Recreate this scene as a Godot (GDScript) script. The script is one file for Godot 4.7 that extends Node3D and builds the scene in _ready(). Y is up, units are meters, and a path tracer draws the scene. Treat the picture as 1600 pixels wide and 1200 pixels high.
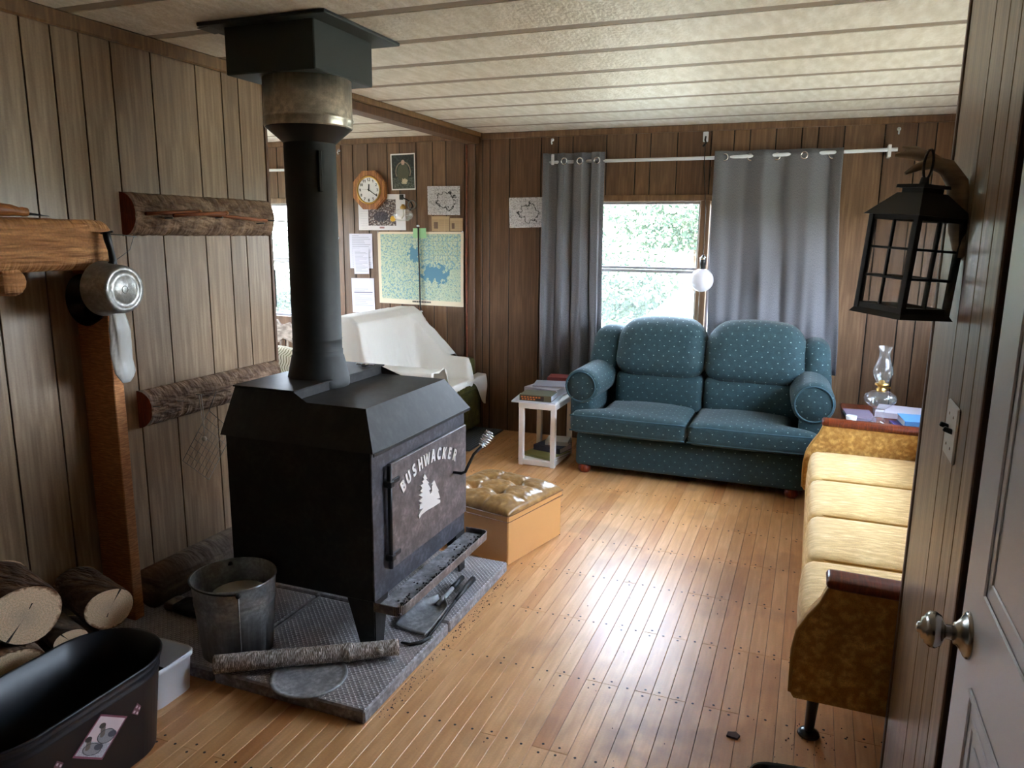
extends Node3D
# A cabin living room with a wood stove. Metres, y up, camera over the origin looking towards -z.

const ZF := -5.474          # far wall face
const XL := -2.50           # left wall face
const XP := 0.29            # entry wall face
const CEIL := 2.28

var rng := RandomNumberGenerator.new()
var T := Transform3D()       # applied to every vertex that the builders add
var uvo := Vector2.ZERO      # texture offset of the piece being built
var M := {}                  # materials

func _ready() -> void:
	rng.seed = 7
	view_and_light()
	make_materials()
	setting()
	outside()
	stove_area()
	wood_corner()
	wall_things()
	nook()
	seating()
	right_side()
	small_details()

func view_and_light() -> void:
	var cam := Camera3D.new()
	cam.name = "camera"
	add_child(cam)
	cam.position = Vector3(0, 1.54, 0)
	cam.rotation_degrees = Vector3(-11.161, 21.377, 0.594)
	cam.fov = 53.62
	cam.near = 0.02
	cam.current = true
	var sm := ProceduralSkyMaterial.new()
	sm.sky_top_color = Color(0.80, 0.89, 1.0)
	sm.sky_horizon_color = Color(0.92, 0.96, 1.0)
	sm.ground_bottom_color = Color(0.35, 0.38, 0.3)
	sm.ground_horizon_color = Color(0.5, 0.52, 0.45)
	sm.sky_energy_multiplier = 1.0
	var sky := Sky.new()
	sky.sky_material = sm
	var env := Environment.new()
	env.background_mode = Environment.BG_SKY
	env.sky = sky
	env.background_energy_multiplier = 1.0
	env.tonemap_mode = Environment.TONE_MAPPER_LINEAR
	env.tonemap_exposure = 47.0
	env.sdfgi_enabled = true
	env.ssao_enabled = true
	env.ssil_enabled = true
	var sun := DirectionalLight3D.new()      # hazy sun from behind the house; it lights only what lies outside
	sun.name = "sun"
	add_child(sun)
	sun.rotation_degrees = Vector3(-48, 0, 0)
	sun.light_color = Color(1.0, 0.97, 0.92)
	sun.light_energy = 0.75
	sun.light_angular_distance = 2.0
	sun.shadow_enabled = true
	var we := WorldEnvironment.new()
	we.name = "surroundings"
	we.environment = env
	add_child(we)

# ---------------------------------------------------------------- nodes
func numbered(parent: Node, called: String) -> String:
	if not parent.has_node(called):
		return called
	var i := 1
	var counts: Dictionary = parent.get_meta("_n") if parent.has_meta("_n") else {}
	if counts.has(called):
		i = counts[called]
	while parent.has_node("%s_%03d" % [called, i]):
		i += 1
	counts[called] = i + 1
	parent.set_meta("_n", counts)
	return "%s_%03d" % [called, i]

func put(parent: Node, called: String, mesh: Mesh, m: Material, at := Vector3.ZERO) -> MeshInstance3D:
	var o := MeshInstance3D.new()
	o.name = numbered(parent, called)
	o.mesh = mesh
	o.material_override = m
	o.position = at
	o.cast_shadow = GeometryInstance3D.SHADOW_CASTING_SETTING_ON
	parent.add_child(o, true)
	return o

func thing(called: String, label: String, category: String, at := Vector3.ZERO, turn := 0.0, group := "") -> Node3D:
	var o := Node3D.new()
	o.name = numbered(self, called)
	add_child(o, true)
	o.position = at
	o.rotation_degrees.y = turn
	o.set_meta("label", label)
	o.set_meta("category", category)
	if group:
		o.set_meta("group", group)
	T = Transform3D()
	return o

func tag(o: Node, label: String, category: String, group := "") -> Node:
	o.set_meta("label", label)
	o.set_meta("category", category)
	if group:
		o.set_meta("group", group)
	return o

func struct(called: String, label: String, category: String, at := Vector3.ZERO) -> Node3D:
	var o := thing(called, label, category, at)
	o.set_meta("kind", "structure")
	return o

func in_world(o: Node3D) -> void:      # the builders now take world positions for parts of o
	T = o.transform.affine_inverse()

func local() -> void:
	T = Transform3D()

# ---------------------------------------------------------------- shapes
func S(smooth := false) -> SurfaceTool:
	var st := SurfaceTool.new()
	st.begin(Mesh.PRIMITIVE_TRIANGLES)
	st.set_smooth_group(0 if smooth else -1)
	return st

func fin(st: SurfaceTool) -> ArrayMesh:
	st.generate_normals()
	return st.commit()

func vt(st: SurfaceTool, p: Vector3, uv: Vector2) -> void:
	st.set_uv(uv + uvo)
	st.set_uv2(Vector2((p.x + 2.9) / 4.0, (p.z + 6.0) / 5.5))
	st.add_vertex(T * p)

func tri(st: SurfaceTool, a: Vector3, b: Vector3, c: Vector3, ua := Vector2.INF, ub := Vector2.ZERO, uc := Vector2.ZERO) -> void:
	if ua == Vector2.INF:
		var n := (b - a).cross(c - a).abs()
		if n.x >= n.y and n.x >= n.z:
			ua = Vector2(a.z, a.y); ub = Vector2(b.z, b.y); uc = Vector2(c.z, c.y)
		elif n.y >= n.z:
			ua = Vector2(a.x, a.z); ub = Vector2(b.x, b.z); uc = Vector2(c.x, c.z)
		else:
			ua = Vector2(a.x, a.y); ub = Vector2(b.x, b.y); uc = Vector2(c.x, c.y)
	vt(st, a, ua); vt(st, b, ub); vt(st, c, uc)

func quad(st: SurfaceTool, a: Vector3, b: Vector3, c: Vector3, d: Vector3) -> void:
	tri(st, a, b, c); tri(st, a, c, d)

func quv(st: SurfaceTool, a: Vector3, b: Vector3, c: Vector3, d: Vector3, ua: Vector2, ub: Vector2, uc: Vector2, ud: Vector2) -> void:
	tri(st, a, b, c, ua, ub, uc); tri(st, a, c, d, ua, uc, ud)

# chamfered box between two corners
func bx(st: SurfaceTool, a: Vector3, b: Vector3, v := 0.003) -> SurfaceTool:
	var lo := a.min(b)
	var hi := a.max(b)
	var m := (hi - lo) * 0.499
	v = minf(v, minf(m.x, minf(m.y, m.z)))
	var c := (lo + hi) / 2
	var h := (hi - lo) / 2
	var P := func(sx: float, sy: float, sz: float, k: int) -> Vector3:   # corner moved in along all axes but k
		return c + Vector3(sx * (h.x - (0.0 if k == 0 else v)), sy * (h.y - (0.0 if k == 1 else v)), sz * (h.z - (0.0 if k == 2 else v)))
	for s in [-1.0, 1.0]:
		var f := [P.call(s, -1, -1, 0), P.call(s, -1, 1, 0), P.call(s, 1, 1, 0), P.call(s, 1, -1, 0)]
		var g := [P.call(-1, s, -1, 1), P.call(1, s, -1, 1), P.call(1, s, 1, 1), P.call(-1, s, 1, 1)]
		var k := [P.call(-1, -1, s, 2), P.call(-1, 1, s, 2), P.call(1, 1, s, 2), P.call(1, -1, s, 2)]
		for q in [f, g, k]:
			if s > 0: quad(st, q[3], q[2], q[1], q[0])
			else: quad(st, q[0], q[1], q[2], q[3])
	if v < 0.0004:
		return st
	for s in [-1.0, 1.0]:
		for t in [-1.0, 1.0]:
			var w: float = s * t
			ordered(st, P.call(s, t, -1, 0), P.call(s, t, 1, 0), P.call(s, t, 1, 1), P.call(s, t, -1, 1), w < 0)
			ordered(st, P.call(-1, s, t, 1), P.call(1, s, t, 1), P.call(1, s, t, 2), P.call(-1, s, t, 2), w < 0)
			ordered(st, P.call(t, -1, s, 2), P.call(t, 1, s, 2), P.call(t, 1, s, 0), P.call(t, -1, s, 0), w < 0)
			for r in [-1.0, 1.0]:
				if s * t * r > 0: tri(st, P.call(s, t, r, 0), P.call(s, t, r, 2), P.call(s, t, r, 1))
				else: tri(st, P.call(s, t, r, 0), P.call(s, t, r, 1), P.call(s, t, r, 2))
	return st

func ordered(st: SurfaceTool, a: Vector3, b: Vector3, c: Vector3, d: Vector3, flip: bool) -> void:
	if flip: quad(st, d, c, b, a)
	else: quad(st, a, b, c, d)

func box(a: Vector3, b: Vector3, v := 0.003) -> ArrayMesh:
	return fin(bx(S(), a, b, v))

# bar of rectangular section from p to q (w across, h along up)
func bar(st: SurfaceTool, p: Vector3, q: Vector3, w: float, h: float, up := Vector3.UP, v := 0.002) -> SurfaceTool:
	var keep := T
	var z := (q - p).normalized()
	var x := up.cross(z).normalized()
	var y := z.cross(x)
	T = keep * Transform3D(Basis(x, y, z), (p + q) / 2)
	var l := p.distance_to(q) / 2
	bx(st, Vector3(-w / 2, -h / 2, -l), Vector3(w / 2, h / 2, l), v)
	T = keep
	return st

# round tube through points; r a number or a list
func tube(st: SurfaceTool, pts: Array, r, n := 8, caps := true) -> SurfaceTool:
	var rings := []
	var side := Vector3.ZERO
	var along := 0.0
	for i in pts.size():
		var p: Vector3 = pts[i]
		var d: Vector3 = (pts[mini(i + 1, pts.size() - 1)] - pts[maxi(i - 1, 0)]).normalized()
		if side == Vector3.ZERO:
			side = d.cross(Vector3.UP if absf(d.y) < 0.9 else Vector3.RIGHT).normalized()
		else:
			side = (side - d * side.dot(d)).normalized()
		var up := d.cross(side)
		var rr: float = r[i] if r is Array else r
		if i: along += p.distance_to(pts[i - 1])
		var ring := []
		for k in n + 1:
			var a := TAU * k / n
			ring.append([p + (side * cos(a) + up * sin(a)) * rr, Vector2(a * rr, along)])
		rings.append(ring)
	for i in rings.size() - 1:
		for k in n:
			var a = rings[i][k]; var b = rings[i][k + 1]; var c = rings[i + 1][k + 1]; var d = rings[i + 1][k]
			quv(st, a[0], d[0], c[0], b[0], a[1], d[1], c[1], b[1])
	if caps:
		for k in n:
			tri(st, pts[0], rings[0][k][0], rings[0][k + 1][0])
			tri(st, pts[-1], rings[-1][k + 1][0], rings[-1][k][0])
	return st

# turned shape: profile of (radius, height) from bottom to top
func lathe(st: SurfaceTool, prof: Array, n := 24, at := Vector3.ZERO) -> SurfaceTool:
	var along := 0.0
	for i in prof.size() - 1:
		var p: Vector2 = prof[i]
		var q: Vector2 = prof[i + 1]
		var l := p.distance_to(q)
		for k in n:
			var a := TAU * k / n
			var b := TAU * (k + 1) / n
			var pa := at + Vector3(cos(a) * p.x, p.y, sin(a) * p.x)
			var pb := at + Vector3(cos(b) * p.x, p.y, sin(b) * p.x)
			var qa := at + Vector3(cos(a) * q.x, q.y, sin(a) * q.x)
			var qb := at + Vector3(cos(b) * q.x, q.y, sin(b) * q.x)
			var rr := maxf(p.x, q.x)
			var ua := Vector2(a * rr, along); var ub := Vector2(b * rr, along)
			var va := Vector2(a * rr, along + l); var vb := Vector2(b * rr, along + l)
			if p.x > 0.00001: tri(st, pa, pb, qb if q.x > 0.00001 else qa, ua, ub, vb)
			if q.x > 0.00001: tri(st, pa, qb, qa, ua, vb, va)
		along += l
	return st

func lat(prof: Array, n := 24, at := Vector3.ZERO) -> ArrayMesh:
	return fin(lathe(S(true), prof, n, at))

# polygon (x, y) given depth from z0 to z1
func prism(st: SurfaceTool, poly: Array, z0: float, z1: float) -> SurfaceTool:
	var p := PackedVector2Array(poly)
	if Geometry2D.is_polygon_clockwise(p):
		p.reverse()
	var t := Geometry2D.triangulate_polygon(p)
	for i in range(0, t.size(), 3):
		var a := p[t[i]]; var b := p[t[i + 1]]; var c := p[t[i + 2]]
		if (b - a).cross(c - a) < 0:
			var k := b; b = c; c = k
		tri(st, Vector3(a.x, a.y, z1), Vector3(c.x, c.y, z1), Vector3(b.x, b.y, z1))
		tri(st, Vector3(a.x, a.y, z0), Vector3(b.x, b.y, z0), Vector3(c.x, c.y, z0))
	for i in p.size():
		var a := p[i]; var b := p[(i + 1) % p.size()]
		quad(st, Vector3(a.x, a.y, z0), Vector3(a.x, a.y, z1), Vector3(b.x, b.y, z1), Vector3(b.x, b.y, z0))
	return st

# rounded box about the origin of T, with an optional bend of every point
func soft(st: SurfaceTool, h: Vector3, r: float, n := 8, bend = null) -> SurfaceTool:
	r = minf(r, minf(h.x, minf(h.y, h.z)))
	var inner := h - Vector3.ONE * r
	var grid := []
	for i in n + 1:                      # denser near the edges
		var t := -1.0 + 2.0 * i / n
		grid.append(sin(t * PI / 2))
	var pt := func(p: Vector3) -> Vector3:
		var q := p * h
		var c := q.clamp(-inner, inner)
		var d := q - c
		if d.length() > 0.000001:
			q = c + d.normalized() * r
		return bend.call(q) if bend != null else q
	for ax in 3:
		for s in [-1.0, 1.0]:
			for i in n:
				for j in n:
					var q := []
					for o in [[0, 0], [1, 0], [1, 1], [0, 1]]:
						var u: float = grid[i + o[0]]
						var w: float = grid[j + o[1]]
						q.append(pt.call([Vector3(s, u, w), Vector3(w, s, u), Vector3(u, w, s)][ax]))
					if s > 0: quad(st, q[3], q[2], q[1], q[0])
					else: quad(st, q[0], q[1], q[2], q[3])
	return st

# cloth: points f(u, v) with thickness th
func cloth(st: SurfaceTool, nu: int, nv: int, f: Callable, th := 0.003) -> SurfaceTool:
	var P := []
	var N := []
	for i in nu + 1:
		var row := []
		for j in nv + 1:
			row.append(f.call(float(i) / nu, float(j) / nv))
		P.append(row)
	for i in nu + 1:
		var row := []
		for j in nv + 1:
			var du: Vector3 = P[mini(i + 1, nu)][j] - P[maxi(i - 1, 0)][j]
			var dv: Vector3 = P[i][mini(j + 1, nv)] - P[i][maxi(j - 1, 0)]
			row.append(du.cross(dv).normalized() * th)
		N.append(row)
	var lu: float = P[0][nv / 2].distance_to(P[nu][nv / 2])
	var lv: float = P[nu / 2][0].distance_to(P[nu / 2][nv])
	for i in nu:
		for j in nv:
			var a: Vector3 = P[i][j]; var b: Vector3 = P[i + 1][j]; var c: Vector3 = P[i + 1][j + 1]; var d: Vector3 = P[i][j + 1]
			var ua := Vector2(lu * i / nu, lv * j / nv); var ub := Vector2(lu * (i + 1) / nu, ua.y)
			var uc := Vector2(ub.x, lv * (j + 1) / nv); var ud := Vector2(ua.x, uc.y)
			quv(st, a, d, c, b, ua, ud, uc, ub)
			quv(st, a - N[i][j], b - N[i + 1][j], c - N[i + 1][j + 1], d - N[i][j + 1], ua, ub, uc, ud)
	for j in nv:
		quad(st, P[0][j], P[0][j] - N[0][j], P[0][j + 1] - N[0][j + 1], P[0][j + 1])
		quad(st, P[nu][j], P[nu][j + 1], P[nu][j + 1] - N[nu][j + 1], P[nu][j] - N[nu][j])
	for i in nu:
		quad(st, P[i][0], P[i + 1][0], P[i + 1][0] - N[i + 1][0], P[i][0] - N[i][0])
		quad(st, P[i][nv], P[i][nv] - N[i][nv], P[i + 1][nv] - N[i + 1][nv], P[i + 1][nv])
	return st

# ---------------------------------------------------------------- materials
func noise(w: int, h: int, freq: float, sd: int, oct := 4, to := Vector2i.ZERO) -> PackedByteArray:
	var n := FastNoiseLite.new()
	n.seed = sd
	n.noise_type = FastNoiseLite.TYPE_SIMPLEX_SMOOTH
	n.frequency = freq
	n.fractal_octaves = oct
	var im := n.get_seamless_image(w, h, false, false, 0.2, true)
	im.convert(Image.FORMAT_L8)
	if to != Vector2i.ZERO:
		im.resize(to.x, to.y, Image.INTERPOLATE_CUBIC)
	return im.get_data()

func tex_rgb(w: int, h: int, data: PackedByteArray) -> ImageTexture:
	return ImageTexture.create_from_image(Image.create_from_data(w, h, false, Image.FORMAT_RGB8, data))

func tex_l(w: int, h: int, data: PackedByteArray) -> ImageTexture:
	return ImageTexture.create_from_image(Image.create_from_data(w, h, false, Image.FORMAT_L8, data))

# colour texture from up to three noise layers, each running between two colours by weight
func blend3(n: int, a: PackedByteArray, b: PackedByteArray, c: PackedByteArray, c0: Color, c1: Color, c2: Color, wb := 0.5, wc := 0.3) -> PackedByteArray:
	var out := PackedByteArray()
	out.resize(n * 3)
	for i in n:
		var t := a[i] / 255.0
		var u := clampf((b[i] / 255.0 - 0.5) * 2.2 + 0.5, 0, 1) * wb
		var g := 1.0 + (c[i] / 255.0 - 0.5) * wc
		var k := c0.lerp(c1, clampf((t - 0.5) * 1.8 + 0.5, 0, 1)).lerp(c2, u)
		out[i * 3] = int(clampf(k.r * g, 0, 1) * 255)
		out[i * 3 + 1] = int(clampf(k.g * g, 0, 1) * 255)
		out[i * 3 + 2] = int(clampf(k.b * g, 0, 1) * 255)
	return out

func mat(c: Color, rough := 0.7, metal := 0.0, tex: Texture2D = null, tile := 1.0, tri_planar := false) -> StandardMaterial3D:
	var m := StandardMaterial3D.new()
	m.albedo_color = c
	m.roughness = rough
	m.metallic = metal
	if tex:
		m.albedo_texture = tex
		m.uv1_scale = Vector3.ONE / tile
		m.uv1_triplanar = tri_planar
	return m

func relief(m: StandardMaterial3D, h: Texture2D, cm: float) -> StandardMaterial3D:
	m.heightmap_enabled = true
	m.heightmap_texture = h
	m.heightmap_scale = cm
	return m

func rgb(r: int, g: int, b: int) -> Color:
	return Color8(r, g, b)

func glassy(a := 0.08, c := Color(0.95, 0.98, 0.97)) -> StandardMaterial3D:
	var m := mat(Color(c.r, c.g, c.b, a), 0.03)
	m.transparency = BaseMaterial3D.TRANSPARENCY_ALPHA
	return m

func make_materials() -> void:
	# printed wood panelling: grain runs along v
	var w := 256; var h := 512
	var a := noise(256, 24, 0.035, 3, 4, Vector2i(w, h))
	var b := noise(256, 12, 0.10, 5, 3, Vector2i(w, h))
	var c := noise(256, 256, 0.2, 8, 3, Vector2i(w, h))
	var panel := tex_rgb(w, h, blend3(w * h, a, b, c, rgb(156, 134, 111), rgb(183, 161, 135), rgb(126, 104, 83), 0.42, 0.08))
	var k := 0
	for t in [[240, 234, 226], [228, 221, 212], [216, 208, 198], [234, 226, 214], [222, 212, 200]]:
		M["panel%d" % k] = mat(rgb(t[0], t[1], t[2]), 0.33, 0, panel, 0.5)
		k += 1
	k = 0
	for t in [[182, 160, 142], [166, 146, 130], [192, 168, 148], [174, 154, 138], [160, 138, 122]]:
		M["brown%d" % k] = mat(rgb(t[0], t[1], t[2]), 0.36, 0, panel, 0.5)
		k += 1
	M.groove = mat(rgb(28, 20, 15), 0.8)
	M.trim = mat(rgb(150, 120, 96), 0.45, 0, panel, 0.4)
	M.beam = mat(rgb(190, 165, 128), 0.5, 0, panel, 0.4)
	# maple strip floor
	a = noise(256, 20, 0.03, 13, 4, Vector2i(256, 512))
	b = noise(256, 16, 0.12, 15, 3, Vector2i(256, 512))
	c = noise(256, 512, 0.15, 18, 3)
	var maple := tex_rgb(256, 512, blend3(256 * 512, a, b, c, rgb(220, 168, 114), rgb(238, 190, 138), rgb(200, 144, 92), 0.3, 0.07))
	var stains := floor_stains()
	k = 0
	for t in [[255, 250, 244], [252, 243, 233], [247, 235, 220], [255, 245, 231], [240, 222, 200], [226, 198, 172]]:
		var m := mat(rgb(t[0], t[1], t[2]), 0.37, 0, maple, 0.5)
		m.clearcoat_enabled = true
		m.clearcoat = 0.3
		m.clearcoat_roughness = 0.27
		m.detail_enabled = true
		m.detail_blend_mode = BaseMaterial3D.BLEND_MODE_MUL
		m.detail_albedo = stains
		m.detail_uv_layer = BaseMaterial3D.DETAIL_UV_2
		M["board%d" % k] = m
		k += 1
	M.nail = mat(rgb(38, 26, 20), 0.6)
	# ceiling boards with a brushed swirl
	a = noise(256, 64, 0.06, 21, 4, Vector2i(512, 512))
	b = noise(512, 256, 0.09, 25, 4, Vector2i(512, 512))
	c = noise(512, 512, 0.25, 28, 2)
	var swirl := tex_rgb(512, 512, blend3(512 * 512, a, b, c, rgb(224, 218, 206), rgb(246, 243, 237), rgb(230, 224, 212), 0.4, 0.06))
	var sw_h := tex_l(512, 512, b)
	for i in 3:
		M["ceil%d" % i] = relief(mat([rgb(250, 248, 243), rgb(255, 253, 249), rgb(244, 241, 234)][i], 0.5, 0, swirl, 0.9), sw_h, 0.3)
	M.ceilgap = mat(rgb(88, 74, 60), 0.7)
	M.batten = mat(rgb(150, 134, 116), 0.6)
	# rough and sawn wood, bark, cut ends
	a = noise(256, 24, 0.05, 31, 4, Vector2i(256, 256))
	b = noise(256, 24, 0.15, 32, 4, Vector2i(256, 256))
	c = noise(256, 256, 0.2, 33, 3)
	var raw := tex_rgb(256, 256, blend3(65536, a, b, c, rgb(160, 112, 70), rgb(206, 158, 106), rgb(104, 70, 42), 0.5, 0.25))
	var raw_h := tex_l(256, 256, b)
	a = noise(24, 256, 0.05, 34, 4, Vector2i(256, 256))
	b = noise(24, 256, 0.12, 35, 4, Vector2i(256, 256))
	var raw2 := tex_rgb(256, 256, blend3(65536, a, b, c, rgb(184, 140, 98), rgb(218, 176, 130), rgb(128, 90, 60), 0.45, 0.2))
	M.hewn = relief(mat(rgb(255, 232, 206), 0.75, 0, raw2, 0.5, true), tex_l(256, 256, b), 1.2)
	M.sawn = mat(rgb(255, 222, 192), 0.8, 0, raw2, 0.12)
	M.driftwood = mat(rgb(216, 200, 184), 0.8, 0, noise_grey(), 0.2, true)
	M.postface = mat(rgb(120, 92, 74), 0.8, 0, raw, 0.3)
	M.stick = mat(rgb(215, 160, 115), 0.6, 0, raw, 0.2)
	M.handle_wood = mat(rgb(255, 222, 186), 0.45, 0, raw, 0.2)
	M.red_wood = mat(rgb(158, 92, 62), 0.35, 0, raw, 0.3)
	M.dark_wood = mat(rgb(62, 32, 26), 0.28, 0, raw, 0.3)
	M.foot_wood = mat(rgb(190, 98, 60), 0.4, 0, raw, 0.3)
	M.clock_wood = mat(rgb(255, 226, 190), 0.45, 0, raw, 0.6)
	M.post_trim = mat(rgb(176, 120, 84), 0.6, 0, raw, 0.25)
	a = noise(64, 160, 0.03, 41, 4, Vector2i(256, 256))
	b = noise(72, 200, 0.05, 42, 5, Vector2i(256, 256))
	c = noise(256, 256, 0.2, 43, 3)
	var bark_h := tex_l(256, 256, b)
	M.bark = relief(mat(rgb(255, 250, 245), 0.9, 0, tex_rgb(256, 256, blend3(65536, a, b, c, rgb(138, 114, 94), rgb(190, 164, 138), rgb(82, 62, 50), 0.7, 0.3)), 0.45, true), bark_h, 2.6)
	M.bark_dark = relief(mat(rgb(186, 168, 152), 0.95, 0, M.bark.albedo_texture, 0.4, true), bark_h, 4.0)
	M.log_grey = relief(mat(rgb(200, 202, 202), 0.9, 0, M.bark.albedo_texture, 0.6, true), bark_h, 1.5)
	M.cut = mat(rgb(255, 255, 255), 0.85, 0, cut_end(), 1.0)
	var br := noise(64, 256, 0.12, 47, 4, Vector2i(256, 256))
	var birch := tex_rgb(256, 256, blend3(65536, br, b, c, rgb(140, 126, 114), rgb(255, 252, 248), rgb(84, 70, 60), 0.4, 0.25))
	M.birch = relief(mat(rgb(255, 251, 246), 0.85, 0, birch, 0.16), tex_l(256, 256, br), 0.25)
	# steel, iron, plastics
	a = noise(256, 256, 0.015, 51, 5)
	b = noise(256, 256, 0.05, 52, 5)
	c = noise(256, 256, 0.3, 53, 3)
	var mott := tex_rgb(256, 256, blend3(65536, a, b, c, rgb(150, 148, 146), rgb(215, 212, 210), rgb(120, 116, 112), 0.5, 0.3))
	var dark := tex_rgb(256, 256, blend3(65536, a, b, c, rgb(190, 188, 186), rgb(255, 253, 250), rgb(150, 148, 145), 0.5, 0.25))
	M.iron = mat(rgb(50, 48, 47), 0.48, 0.0, dark, 0.4, true)
	M.iron.metallic_specular = 0.4
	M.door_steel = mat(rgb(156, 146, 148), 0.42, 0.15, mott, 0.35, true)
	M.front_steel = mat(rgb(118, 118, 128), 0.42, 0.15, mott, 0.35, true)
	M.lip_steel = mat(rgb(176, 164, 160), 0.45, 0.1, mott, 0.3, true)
	M.bare = mat(rgb(225, 220, 215), 0.45, 0.25)
	M.pipe = mat(rgb(34, 36, 34), 0.6, 0.0, dark, 0.5, true)
	M.box_paint = mat(rgb(50, 56, 53), 0.6, 0.0)
	M.stainless = mat(rgb(238, 230, 214), 0.3, 0.6, dark, 0.4, true)
	M.chrome = mat(rgb(214, 214, 216), 0.16, 1.0)
	M.nickel = mat(rgb(190, 188, 184), 0.24, 1.0)
	M.brass = mat(rgb(200, 160, 92), 0.3, 1.0)
	M.galv = mat(rgb(232, 238, 240), 0.3, 0.4, mott, 0.25, true)
	M.wire = mat(rgb(120, 118, 112), 0.4, 0.8)
	M.wire_dark = mat(rgb(40, 38, 36), 0.5, 0.5)
	M.tin = mat(rgb(206, 206, 210), 0.4, 0.15, dark, 0.3, true)
	M.aluminium = mat(rgb(226, 227, 225), 0.34, 0.5, mott, 0.3, true)
	M.black = mat(rgb(20, 20, 22), 0.4)
	M.black_gloss = mat(rgb(20, 20, 24), 0.22)
	M.black_plastic = mat(rgb(26, 27, 32), 0.38)
	M.lantern = mat(rgb(38, 38, 38), 0.55)
	M.ash = mat(rgb(196, 195, 202), 0.95, 0, mott, 0.35, true)
	M.crumbs = mat(rgb(40, 36, 36), 0.95)
	M.white_plastic = mat(rgb(226, 228, 232), 0.4)
	M.white_paint = mat(rgb(228, 222, 214), 0.45)
	M.door_paint = mat(rgb(214, 214, 220), 0.38)
	M.sash = mat(rgb(166, 164, 168), 0.4)
	M.ivory = mat(rgb(206, 200, 188), 0.4)
	M.bulb = mat(rgb(240, 238, 246), 0.2)
	M.paper = mat(rgb(236, 234, 238), 0.8)
	M.newsprint = mat(rgb(186, 156, 118), 0.85)
	M.glass = glassy(0.04)
	M.pane = glassy(0.03)
	M.screened = glassy(0.10, Color(0.9, 0.92, 0.95))
	M.bag = mat(Color(0.86, 0.86, 0.84, 0.5), 0.3)
	M.bag.transparency = BaseMaterial3D.TRANSPARENCY_ALPHA
	# paving of the hearth: basket-like relief
	M.hearth = mat(rgb(214, 208, 210), 0.8, 0, M.ash.albedo_texture, 0.3, true)
	M.hearth_dot = mat(rgb(192, 187, 190), 0.75)
	M.mat_rubber = mat(rgb(78, 80, 84), 0.8)
	M.mat_knob = mat(rgb(104, 106, 110), 0.8)
	# fabrics
	M.teal = mat(Color.WHITE, 0.85, 0, dotted(), 0.26, true)
	M.teal.uv1_triplanar_sharpness = 10.0
	M.teal.rim_enabled = true
	M.teal.rim = 0.2
	M.teal_cord = mat(rgb(48, 76, 84), 0.8)
	a = noise(256, 256, 0.022, 61, 4)
	b = noise(256, 256, 0.05, 62, 4)
	c = noise(256, 256, 0.35, 63, 2)
	M.gold = mat(rgb(255, 250, 240), 0.85, 0, tex_rgb(256, 256, blend3(65536, a, b, c, rgb(190, 146, 74), rgb(228, 190, 116), rgb(146, 98, 40), 0.55, 0.3)), 0.4, true)
	M.gold_seat = mat(rgb(255, 250, 242), 0.85, 0, tex_rgb(256, 256, blend3(65536, noise(48, 256, 0.05, 64, 4, Vector2i(256, 256)), noise(64, 256, 0.09, 65, 4, Vector2i(256, 256)), c, rgb(212, 176, 112), rgb(238, 210, 152), rgb(180, 138, 80), 0.55, 0.25)), 0.4, true)
	for g in ["gold", "gold_seat"]:
		M[g].rim_enabled = true
		M[g].rim = 0.3
	M.gold_cord = mat(rgb(176, 134, 66), 0.8)
	M.vinyl = mat(rgb(255, 255, 255), 0.3, 0, tex_rgb(256, 256, blend3(65536, a, b, c, rgb(150, 112, 66), rgb(190, 150, 96), rgb(120, 84, 44), 0.5, 0.12)), 0.5, true)
	M.vinyl_side = mat(rgb(208, 152, 92), 0.38)
	M.vinyl_brown = mat(rgb(128, 78, 42), 0.42)
	M.welt = mat(rgb(206, 172, 126), 0.4)
	M.olive = mat(rgb(96, 96, 42), 0.7, 0, dark, 0.3, true)
	M.sheet = mat(rgb(226, 220, 210), 0.9)
	M.sheet.backlight_enabled = true
	M.sheet.backlight = Color(0.25, 0.24, 0.22)
	var cw := noise(256, 64, 0.3, 71, 2, Vector2i(128, 256))
	M.curtain = mat(rgb(124, 123, 127), 0.75, 0, tex_rgb(128, 256, blend3(128 * 256, cw, cw, cw, rgb(205, 205, 205), rgb(255, 255, 255), rgb(225, 225, 225), 0.3, 0.1)), 0.2)
	M.curtain.backlight_enabled = true
	M.curtain.backlight = Color(0.42, 0.42, 0.45)
	M.stripe = mat(Color.WHITE, 0.9, 0, striped(), 0.16, false)
	M.grass = mat(rgb(186, 190, 172), 0.9, 0, mott, 2.0, true)
	M.leaf = mat(rgb(58, 74, 56), 0.8)
	M.leaf.backlight_enabled = true
	M.leaf.backlight = Color(0.08, 0.1, 0.07)
	M.trunk = mat(rgb(96, 80, 66), 0.9)
	M.chip = mat(rgb(92, 70, 62), 0.9)

func noise_grey() -> ImageTexture:           # soft weathered mottling
	var a := noise(40, 128, 0.05, 97, 4, Vector2i(128, 128))
	return tex_rgb(128, 128, blend3(128 * 128, a, a, a, rgb(170, 164, 158), rgb(255, 252, 248), rgb(150, 140, 130), 0.3, 0.1))

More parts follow.
